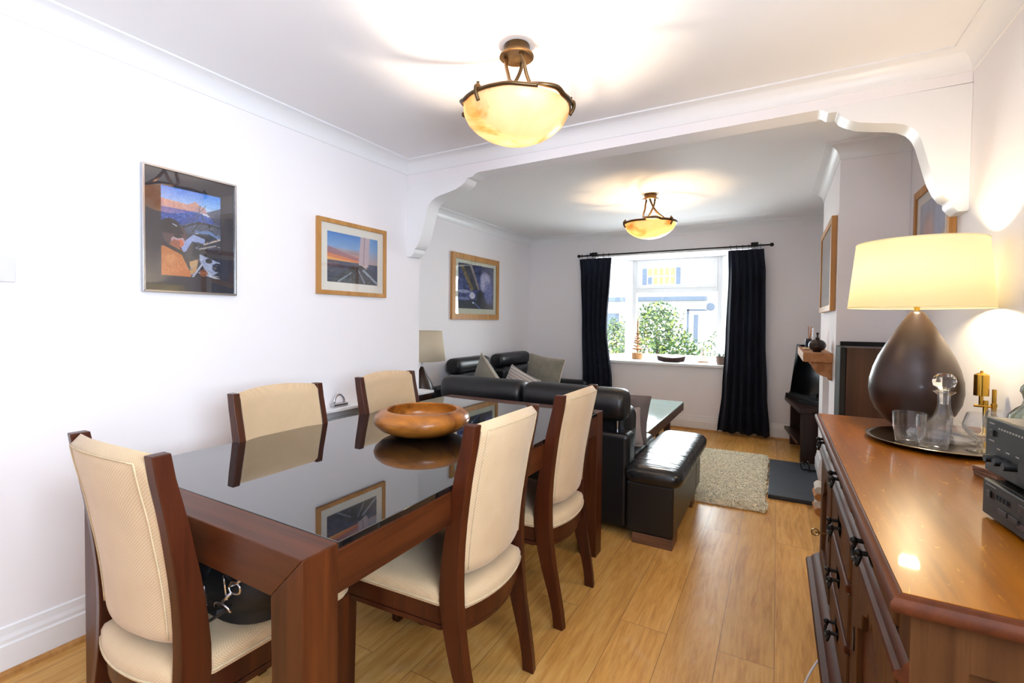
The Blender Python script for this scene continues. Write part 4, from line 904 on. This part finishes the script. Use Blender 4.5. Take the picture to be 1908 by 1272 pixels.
# cushions
def pillow(name, label, loc, rot, a, b_, th, mt, edge=None, group='sofa cushions', n=18):
    fr, bk = [], []
    for i in range(n+1):
        v = -1+2*i/n; rf, rb = [], []
        for j in range(n+1):
            u = -1+2*j/n; x = a*u*(1-.07*(1-v*v)); z = b_*v*(1-.07*(1-u*u)); t_ = th*((1-abs(u)**2.6)*(1-abs(v)**2.6))**.5
            rf.append((x, -t_-.004, z)); rb.append((x, t_+.004, z))
        fr.append(rf); bk.append(rb)
    t = thing(name, label, 'cushion', loc, 0, group); t.rotation_euler = rot
    m1 = MB().strip(fr); m1.strip([r[::-1] for r in bk]); m1.build('cushion_cover', mt, t, smooth=0)
    e = MB(); per = [(r[0], q[0]) for r, q in zip(fr, bk)]+[(a_, b2) for a_, b2 in zip(fr[-1], bk[-1])]+[(r[-1], q[-1]) for r, q in zip(fr[::-1], bk[::-1])]+[(a_, b2) for a_, b2 in zip(fr[0][::-1], bk[0][::-1])]
    e.tube([(Vector(p)+Vector(q))/2 for p, q in per], .007, 6); e.build('cushion_edge', edge or mt, t, smooth=0); return t
pillow('cushion', 'grey suede cushion standing on its corner on the far sofa, left one', (-2.46, 4.00, .60), (.25, .72, -.35), .25, .25, .08, 'cush_grey', 'cush_edge')
pillow('cushion', 'large grey suede cushion against the far sofa corner, right one', (-2.40, 5.16, .635), (-.22, .10, -.15), .25, .215, .08, 'cush_grey', 'cush_edge')
pillow('cushion', 'white cushion with rows of small coloured dots between the grey cushions', (-2.46, 4.62, .52), (-.3, .35, -.2), .21, .2, .07, 'cush_pat', 'cush_pat')
pillow('cushion', 'taupe cushion on the near sofa beside the coffee table', (-.965, 3.36, .59), (-.15, .08, .25), .20, .17, .055, 'cush_brown')
pillow('cushion', 'small pale taupe cushion in front of the darker one on the near sofa', (-.895, 3.17, .555), (-.1, -.08, .5), .13, .125, .04, 'cush_pink')

# coffee table + bowl
ct = thing('coffee_table', 'dark wooden coffee table with a pale green glass top', 'coffee table', (-1.2, 4.55, 0)); c0 = (-1.2, 4.55)
cx0, cx1, cy0, cy1 = -1.62, -.85, 3.74, 5.36
f = MB(); 
f.box(cx0, cx0+.06, cy0, cy1, .335, .412); f.box(cx1-.06, cx1, cy0, cy1, .335, .412); f.box(cx0+.06, cx1-.06, cy0, cy0+.06, .335, .412); f.box(cx0+.06, cx1-.06, cy1-.06, cy1, .335, .412)
f.v = [(x-c0[0], y-c0[1], z) for x, y, z in f.v]; f.build('table_frame', 'ct_wood', ct, bevel=.002)
MB().box(cx0-c0[0], cx1-c0[0], cy0-c0[1], cy1-c0[1], .413, .423).build('glass_top', 'frost', ct, bevel=.002)
for x in (cx0+.10, cx1-.16):
    for y in (cy0+.12, cy1-.22): MB().box(x-c0[0], x+.06-c0[0], y-c0[1], y+.06-c0[1], 0, .336).build('leg', 'ct_wood', ct, bevel=.003)
for x in (cx0+.18, cx1-.24): MB().box(x-c0[0], x+.03-c0[0], cy1-.22-c0[1], cy1-.18-c0[1], 0, .336).build('leg_slat', 'ct_wood', ct, bevel=.002)
gb = MB().lathe([(0, 0), (.05, 0), (.06, .006), (.10, .03), (.14, .07), (.165, .118), (.160, .118), (.134, .072), (.095, .035), (0, .010)], 48)
tag(gb.build('glass_bowl', 'aqua', None, smooth=50, loc=(-1.20, 4.50, .4235)), 'aqua glass bowl on the coffee table behind the sofa headrest', 'bowl')

# side table and lamp behind the wall end
st_ = thing('side_table', 'small round side table under the cream shaded lamp', 'side table', (-2.74, 3.30, 0))
MB().lathe([(0, .50), (.20, .50), (.205, .505), (.205, .52), (.20, .525), (0, .525)], 40).build('table_top', 'dark_wood', st_, smooth=40); MB().lathe([(.14, 0), (.14, .015), (.02, .03), (.02, .50), (0, .50)], 24).build('pedestal', 'dark_wood', st_, smooth=40)
l2 = thing('table_lamp', 'unlit lamp with cream drum shade behind the wall end, beside the sofa', 'lamp', (-2.715, 3.30, .525))
MB().lathe([(0, 0), (.05, 0), (.07, .01), (.098, .05), (.108, .09), (.104, .14), (.08, .20), (.045, .26), (.022, .31), (.012, .33), (0, .33)], 40).build('lamp_base', 'lampbody', l2, smooth=50)
MB().lathe([(.007, .33), (.007, .40), (0, .40)], 12).build('lamp_stem', 'steel', l2)
MB().lathe([(.205, .385), (.172, .645)], 56, tip=False).build('lamp_shade', 'shade2', l2, smooth=0, solid=.002)
sg = MB()
for k in range(3): sg.tube([(0, 0, .40), (.172*math.cos(2.1*k), .172*math.sin(2.1*k), .63)], .002, 6)
sg.build('shade_carrier', 'steel', l2)

# ------------------------------------------------------------------ rug, hearth
rg = thing('shaggy_rug', 'cream shaggy rug between the sofa end and the hearth', 'rug', (-.6, 4.35, 0))
rx0, rx1, ry0, ry1 = -.84, -.045, 3.60, 5.12
nx, ny = 56, 90; rows = []
rr = random.Random(3)
for i in range(ny+1):
    row = []
    for j in range(nx+1):
        u, v = j/nx, i/ny; x = rx0+(rx1-rx0)*u; y = ry0+(ry1-ry0)*v+.03*(u-.5); e = min(u, 1-u, v, 1-v); x += .008*math.sin(v*23); z = .004+min(1, e*22)*.026+rr.uniform(-.003, .003)
        row.append((x+.6, y-4.35, z))
    rows.append(row)
MB().strip(rows).build('rug_base', 'rug', rg, smooth=0, solid=.006)
pm = MB()
for k in range(15000):
    u, v = rr.random(), rr.random(); e = min(u, 1-u, v, 1-v); x = rx0+(rx1-rx0)*u+.6+.008*math.sin(v*23); y = ry0+(ry1-ry0)*v+.03*(u-.5)-4.35; z = .002+min(1, e*22)*.024; a = rr.uniform(0, 2*PI); l_ = rr.uniform(.010, .022); h_ = rr.uniform(.008, .018); w_ = .0036
    dx, dy = math.cos(a), math.sin(a); vs = [(x-dy*w_, y+dx*w_, z), (x+dy*w_, y-dx*w_, z), (x+dx*l_*.6+dy*w_, y+dy*l_*.6-dx*w_, z+h_), (x+dx*l_, y+dy*l_, z+h_*.8), (x+dx*l_*.6-dy*w_, y+dy*l_*.6+dx*w_, z+h_)]
    pm.add(vs, [(0, 1, 2, 4), (4, 2, 3)])
o = pm.build('rug_pile', 'pileb', rg, smooth=0); o['kind'] = 'stuff'
o = MB().box(-.035, CBX-.02, 3.945, 4.985, 0, .030).build('hearth_slab', 'slate', None, bevel=.003)
tag(o, 'black slate hearth slab on the floor in front of the chimney breast', 'hearth')
ml = thing('mantel_shelf', 'chunky oak mantel shelf on a curved bracket on the chimney breast', 'shelf', (CBX, 4.35, 1.07))
MB().box(-.170, 0, -.50, .50, -.062, 0).build('shelf_board', 'oak_mantel', ml, bevel=.004)
cor = [(0, -.062), (-.125, -.062), (-.12, -.085), (-.105, -.115), (-.085, -.138), (-.055, -.157), (-.025, -.165), (-.022, -.18), (0, -.185)]
for y in (-.47, .38): MB().prism(cor, 'y', y, y+.09).build('bracket', 'oak_mantel', ml, bevel=.002)
MZ = 1.07
pt = thing('ribbed_pot', 'dark ribbed round pot with a stopper on the mantel shelf', 'pot', (.245, 4.02, MZ))
pr_ = []
for i in range(33):
    a = -.5*PI*.82+PI*.82/2*2*i/32*.98; r = .053*math.cos(a)+(.0012 if i % 2 else 0); pr_.append((max(.004, r), .046+.044*math.sin(a)))
pr_[0] = (.03, .004); MB().lathe([(0, 0), (.028, 0)]+pr_+[(0, .092)], 40).build('pot_body', 'pot_brown', pt, smooth=25)
MB().lathe([(0, .088), (.013, .088), (.014, .098), (.006, .104), (.005, .118), (.009, .126), (.009, .134), (0, .138)], 24).build('stopper', 'pot_brown', pt, smooth=45)
rd_ = thing('reed_diffuser', 'navy reed diffuser with orange reeds on the mantel shelf', 'diffuser', (.215, 4.42, MZ))
MB().lathe([(0, 0), (.024, 0), (.025, .003), (.025, .078), (.018, .082), (0, .082)], 28).build('jar', 'navy', rd_, smooth=40)
for k in range(5): a = k*1.3; MB().tube([(0, 0, .05), (.018*math.cos(a)+.008, .018*math.sin(a), .175)], .002, 6).build('reed', 'reed', rd_)
tag(MB().lathe([(0, 0), (.012, 0), (.012, .004), (.0065, .008), (.0065, .165), (0, .165)], 16).build('silver_candlestick', 'steel', None, smooth=40, loc=(.238, 4.36, MZ)), 'slim silver tube beside the reed diffuser on the mantel', 'candlestick')
shl = MB(); shl.sphere((0, 0, .010), .025, 12, .4); tag(shl.build('sea_shell', 'shell', None, smooth=0, loc=(.195, 4.24, MZ)), 'small beige shell lying on the mantel shelf', 'shell')
# logs and fire iron on the hearth
for k, (dx, dz, rz_) in enumerate(((0, 0, .04), (.003, .048, -.05), (-.002, .096, .03), (.004, .144, -.02))):
    lg = thing('firewood_log', ['bottom', 'second', 'third', 'top'][k]+' split log of the little pile beside the hearth', 'log', (.262+dx, 3.84, .001+dz), rz_, 'pile of split logs')
    MB().loft([[(.028*math.cos(2*PI*j/10)*(1+.1*math.sin(j*2+k)), y, .0235+.0235*math.sin(2*PI*j/10)) for j in range(10)] for y in (-.08, 0, .08)]).build('log_body', 'birch' if k % 2 else 'log', lg, smooth=40)
fi = thing('fire_iron', 'black wrought iron scroll standing on the hearth by the chimney', 'fire iron', (.255, 4.76, .030))
q = MB(); q.tube(bez([(0, -.035, .004), (0, -.03, .05), (-.01, 0, .075), (-.012, .03, .05), (-.005, .012, .032), (0, -.008, .045)], 6), .006, 8); q.tube([(-.05, 0, .006), (.05, 0, .006)], .006, 8); q.tube([(0, -.06, .006), (0, .05, .006)], .006, 8)
q.tube(bez([(-.05, 0, .006), (-.06, 0, .04), (-.045, 0, .062), (-.03, 0, .045)], 6), .005, 8); q.build('scroll', 'iron', fi, smooth=0)

# ------------------------------------------------------------------ tv corner
tvs = thing('tv_stand', 'dark brown open tv stand in the far right corner', 'tv stand', (.205, 5.10, 0), math.atan2(.115, .88))
# local: y runs away along the front edge, x into the alcove
MB().box(-.02, .33, -.01, .80, .455, .495).build('top', 'dark_wood', tvs, bevel=.003)
MB().box(-.02, .33, .05, .80, .15, .18).build('lower_shelf', 'dark_wood', tvs, bevel=.003)
MB().box(.0, .33, .0, .05, 0, .455).build('side_panel', 'dark_wood', tvs, bevel=.006); MB().box(.03, .33, .74, .79, 0, .455).build('side_panel', 'dark_wood', tvs, bevel=.003)
MB().box(.29, .31, .05, .74, .18, .455).build('back_panel', 'dark_wood', tvs)
dd = thing('magazine_stack', 'upright dark magazines on the lower shelf of the tv stand', 'magazines', (.24, 5.18, .18), .13)
MB().box(0, .18, 0, .012, 0, .20).build('magazine_cover', 'navy', dd); MB().box(0, .18, .0125, .020, 0, .19).build('magazine_pages', 'plastic_w', dd)
tv = thing('television', 'black flat television leaning back on the tv stand', 'television', (.325, 5.50, .495))
M_ = Matrix.Rotation(math.radians(-58), 4, 'Z') @ Matrix.Rotation(math.radians(-7), 4, 'X')
MB().box(-.37, .37, -.012, .012, .06, .56, M_).build('screen_panel', 'screen', tv, bevel=.004)
bz = MB(); bz.box(-.375, .375, -.016, .0, .045, .062, M_); bz.build('lower_bezel', 'black', tv)
MB().box(-.13, .13, -.09, .09, 0, .012, Matrix.Rotation(math.radians(-58), 4, 'Z')).build('tv_base', 'black', tv, bevel=.004)
MB().box(-.04, .04, -.02, .02, .008, .10, M_).build('tv_neck', 'black', tv)
sbx = thing('soundbar', 'long low black soundbar lying in front of the television', 'soundbar', (.245, 5.56, .4955), math.radians(-66)); MB().box(-.33, .33, -.03, .03, 0, .045).build('soundbar_case', 'black', sbx, bevel=.008)

# speaker in the alcove
spk = thing('floor_speaker', 'walnut floor standing speaker with black front behind the big lamp', 'speaker', (.50, 3.40, 0))
MB().box(-.155, .150, -.06, .20, .02, 1.135).build('cabinet', 'speaker_wood', spk, bevel=.003); MB().box(-.185, -.157, -.062, .202, .02, 1.137).build('grille', 'black_matt', spk, bevel=.006)
MB().box(-.17, .16, -.075, .215, 0, .02).build('plinth', 'black', spk)
o = MB().box(-.158, .16, -.016, .016, 0, 1.16).build('folded_screen', 'black_matt', None, bevel=.004, loc=(.50, 3.655, 0)); tag(o, 'flat black folded panel standing behind the walnut speaker', 'panel')

# ------------------------------------------------------------------ curtains and rod
def curtain(label, prof, folds, ph):
    """prof: (z, xl, xr)"""
    t = thing('curtain', label, 'curtain', (0, 5.925, 0), 0, 'navy curtains at the bay'); rows = []; n = folds*14; m = 26
    for i in range(m+1):
        z = 2.075+(.035-2.075)*i/m; xl = smooth_interp([(-p[0], p[1]) for p in prof], -z); xr = smooth_interp([(-p[0], p[2]) for p in prof], -z)
        amp = .016+.026*min(1, i/8)+.008*math.sin(i*.3+ph); row = []
        for j in range(n+1):
            u = j/n; w_ = 2*PI*folds*u+.5*math.sin(u*5+ph+i*.05); pin = 1 if i > 2 else .55
            row.append((xl+(xr-xl)*u+.006*math.sin(2*w_), amp*pin*math.sin(w_)+.010*math.sin(w_*.37+i*.12+ph), z+.012*(i == m)*math.sin(w_*.5)))
        rows.append(row)
    MB().strip(rows).build('curtain_cloth', 'curtain', t, smooth=0, solid=.003)
    for k in range(folds):
        x = prof[0][1]+(prof[0][2]-prof[0][1])*(k+.5)/folds; q = MB().tube([(x, .018*math.cos(a*PI/8), 2.118-.004+.018*math.sin(a*PI/8)) for a in range(17)], .0025, 6, cap=False); q.build('curtain_ring', 'iron', t, smooth=0)
        MB().tube([(x, 0, 2.098), (x, 0, 2.07)], .002, 6).build('curtain_hook', 'iron', t)
    return t
curtain('navy floor length curtain on the left of the bay window', [(2.08, -2.262, -1.832), (1.9, -2.245, -1.84), (1.2, -2.225, -1.875), (.45, -2.205, -1.80), (.03, -2.20, -1.74)], 6, .3)
curtain('navy floor length curtain on the right of the bay window', [(2.08, -.503, -.145), (1.8, -.495, -.125), (1.1, -.512, -.115), (.5, -.535, -.09), (.03, -.575, -.055)], 6, 1.4)
rod = thing('curtain_rod', 'thin black curtain rod with ball ends above the bay window', 'curtain rod', (0, 5.925, 2.114))
MB().tube([(-2.262, 0, 0), (-.078, 0, 0)], .009, 12).build('rod', 'iron', rod)
for x in (-2.268, -.072): q = MB(); q.sphere((x, 0, 0), .021, 12); q.build('finial', 'iron', rod, smooth=0)
for x in (-2.09, -.24):
    q = MB(); q.tube([(x, 0, .004), (x, .097, .03)], .007, 8); q.box(x-.035, x+.035, .088, .099, .0, .05); q.sphere((x-.022, .0, .022), .012, 8); q.sphere((x+.022, .0, .022), .012, 8); q.box(x-.03, x+.03, -.008, .008, .008, .03); q.build('rod_bracket', 'iron', rod, smooth=40)

# ------------------------------------------------------------------ things on the window board
WZ = .777
tr_ = thing('driftwood_tree', 'driftwood tree ornament on a round log block on the window board', 'ornament', (-1.60, 6.36, WZ))
MB().lathe([(0, 0), (.062, 0), (.066, .004), (.066, .078), (.062, .082), (0, .082)], 28).build('log_block', 'slice', tr_, smooth=40)
MB().tube([(0, 0, .08), (0, 0, .50)], [.007, .012], 10).build('spindle', 'slice', tr_, smooth=0)
r2 = random.Random(5)
for k in range(12):
    z = .10+.021*k; l_ = .075-.0042*k; a = r2.uniform(0, PI); pts = [(l_*s_*math.cos(a), l_*s_*math.sin(a), z+.006*r2.uniform(-1, 1)+.012*abs(s_)) for s_ in (-1, -.5, 0, .5, 1)]
    MB().tube(pts, [.004, .009, .011, .009, .004], 8).build('stick', 'slice', tr_, smooth=0)
cn = thing('canoe_dish', 'long dark wooden canoe dish in the middle of the window board', 'dish', (-1.13, 6.13, WZ)); rings = []
for i in range(15):
    u = -1+2*i/14; wv = .045*(1-.55*abs(u)**2); zt = .052+.022*u*u; zb = 0+.012*(abs(u)**3); wb = wv*.55
    rings.append([(u*.165, -wv, zt), (u*.165*.93, -wb, zb), (u*.165*.93, wb, zb), (u*.165, wv, zt), (u*.16, wv-.006, zt-.002), (u*.15, wb-.004, zb+.012), (u*.15, -wb+.004, zb+.012), (u*.16, -wv+.006, zt-.002)])
MB().loft(rings).build('dish', 'dark_wood', cn, smooth=30)
rim = MB(); rim.tube([(-.165+.33*i/20, -.045*(1-.55*abs(-1+i/10)**2)-.001, .052+.022*(-1+i/10)**2) for i in range(21)], .003, 6); rim.build('pale_rim', 'foot_wood', cn, smooth=0)
bt = thing('model_sailboat', 'tiny model sailing boat on the window board near the right curtain', 'model boat', (-.77, 6.20, WZ))
MB().loft([[(x, -.014*k, .022), (x, 0, .004), (x, .014*k, .022)] for x, k in ((-.06, .25), (-.03, .9), (.02, 1), (.06, .15))]).build('hull', 'slice', bt, smooth=40)
MB().tube([(0, 0, .02), (0, 0, .19)], .0018, 6).build('mast', 'slice', bt)
MB().prism([(-.006, .035), (-.075, .045), (-.006, .18)], 'y', -.001, .001).build('sail', 'mount_w', bt); MB().prism([(.006, .035), (.045, .035), (.006, .14)], 'y', -.001, .001).build('jib', 'mount_w', bt)
pp = thing('plant_pot', 'brown stone plant pot on the window board beside the right curtain', 'plant pot', (-.565, 6.10, WZ))
MB().lathe([(0, 0), (.042, 0), (.046, .004), (.052, .085), (.055, .087), (.055, .097), (.048, .097), (.045, .08), (0, .08)], 28).build('pot', 'terracotta', pp, smooth=40)
lf = MB(); r3 = random.Random(2)
for k in range(26):
    a = r3.uniform(0, 2*PI); l_ = r3.uniform(.02, .045); x, y = .02*math.cos(a), .02*math.sin(a); h_ = r3.uniform(.02, .05)
    lf.add([(x, y, .08), (x+l_*.5*math.cos(a)-.006*math.sin(a), y+l_*.5*math.sin(a)+.006*math.cos(a), .08+h_), (x+l_*math.cos(a), y+l_*math.sin(a), .08+h_*.8), (x+l_*.5*math.cos(a)+.006*math.sin(a), y+l_*.5*math.sin(a)-.006*math.cos(a), .08+h_)], [(0, 1, 2, 3)])
lf.build('leaves', 'leaf', pp)

# ------------------------------------------------------------------ outside
struct(MB().box(-30, 20, YW+.3, 60, -.5, -.4).build('ground', 'paving'))
struct(MB().box(-12, 8, -14, YR-.3, -.5, -.05).build('ground_rear', 'paving'))
hs = thing('house', 'white rendered house across the street seen through the bay window', 'house', (-6, 26, -.4))
def hb(nm, mt, x0, x1, z0, z1, y0_=-.02, y1_=.06, p=hs, **k): return MB().box(x0+6, x1+6, y0_, y1_, z0+.4, z1+.4).build(nm, mt, p, **k)
hb('wall', 'render_w', -16, 3, -.4, 6, .06, 5)
hb('window_frame', 'bluegrey', -6.34, -6.10, 3.2, 4.15); hb('window_frame', 'bluegrey', -4.62, -4.40, 3.2, 4.15)
wn = hb('window', 'upvc', -6.10, -4.62, 3.2, 4.15, .0, .06)
for i in range(5):
    for j in range(2): hb('blind', 'blind' if i != 0 or j else 'bluegrey', -6.05+.292*i, -5.83+.292*i, 3.25+.45*j, 3.64+.45*j, -.015, 0, wn)
MB().prism([(-8.6+6, 2.72), (-3.05+6, 2.98), (-3.05+6, 2.98), (-3.3+6, 2.76), (-8.6+6, 2.5)], 'y', -.8, .06).build('porch_gutter', 'bluegrey', hs) if False else hb('porch_gutter', 'bluegrey', -8.9, -3.1, 2.36, 2.56, -.7, .06)
hb('door', 'render_w', -3.95, -3.30, -.3, 1.85, .0, .06, bevel=.01); hb('door_surround', 'bluegrey', -4.05, -3.95, -.3, 1.92); hb('door_surround', 'bluegrey', -4.05, -3.1, 1.85, 1.92); hb('door_glass', 'bluegrey', -3.72, -3.50, .2, 1.65, -.03, .0)
MB().lathe([(0, 0), (.2, 0), (.2, .04), (.16, .06), (0, .06)], 32).build('round_plaque', 'bluegrey', hs, loc=(-2.93+6, .05, 2.06+.4), rot=(PI/2, 0, 0))
hb('lower_window', 'bluegrey', -8.3, -7.6, .6, 1.7, .0, .06)
def shrub(label, loc, blobs, n, seed, lsz, mt='leaf'):
    r = random.Random(seed); t = thing('garden_shrub', label, 'shrub', loc, 0); a = MB(); b_ = MB()
    for k in range(n):
        cx_, cy_, cz_, rx, ry, rz_ = blobs[r.randrange(len(blobs))]; th = r.uniform(0, 2*PI); ph = math.acos(r.uniform(-1, 1)); q = r.uniform(.55, 1.06)
        c = Vector((cx_+rx*q*math.sin(ph)*math.cos(th), cy_+ry*q*math.sin(ph)*math.sin(th), cz_+rz_*q*math.cos(ph)))
        if c.z < .02: continue
        d = Vector((r.uniform(-1, 1), r.uniform(-1, 1), r.uniform(-.4, 1))).normalized(); e = d.cross(Vector((r.uniform(-1, 1), r.uniform(-1, 1), r.uniform(-1, 1)))).normalized(); l_ = lsz*r.uniform(.6, 1.3)
        (b_ if r.random() < .3 else a).add([c, c+d*l_*.5+e*l_*.22, c+d*l_, c+d*l_*.5-e*l_*.22], [(0, 1, 2, 3)])
    a.build('foliage', mt, t); b_.build('young_foliage', 'leaf2', t)
    st2 = MB()
    for cx_, cy_, cz_, *_ in blobs: st2.tube([(0, 0, 0), (cx_*.5, cy_*.5, cz_*.5), (cx_, cy_, cz_)], [.03, .02, .01], 6)
    st2.build('stems', 'bark', t, smooth=0); return t
shrub('large leafy green shrub filling the middle of the bay window view', (-2.1, 9.8, -.4), [(.05, 0, 1.3, .62, .5, .72), (-.25, 0, .9, .6, .5, .6), (.45, 0, .95, .5, .45, .5), (0, .1, 1.6, .42, .4, .46), (-.55, 0, .75, .4, .4, .45), (.65, 0, .75, .3, .3, .4)], 5200, 3, .085)
shrub('small loose shrub at the right of the bay window view', (-.95, 9.4, -.4), [(.0, 0, 1.15, .25, .22, .4), (.08, 0, .8, .3, .25, .35)], 420, 8, .07)
shrub('pale leafy shrub seen through the left side window of the bay', (-3.4, 11.2, -.4), [(0, 0, 1.0, .55, .5, .6), (.1, 0, 1.3, .4, .4, .45)], 1500, 11, .09)
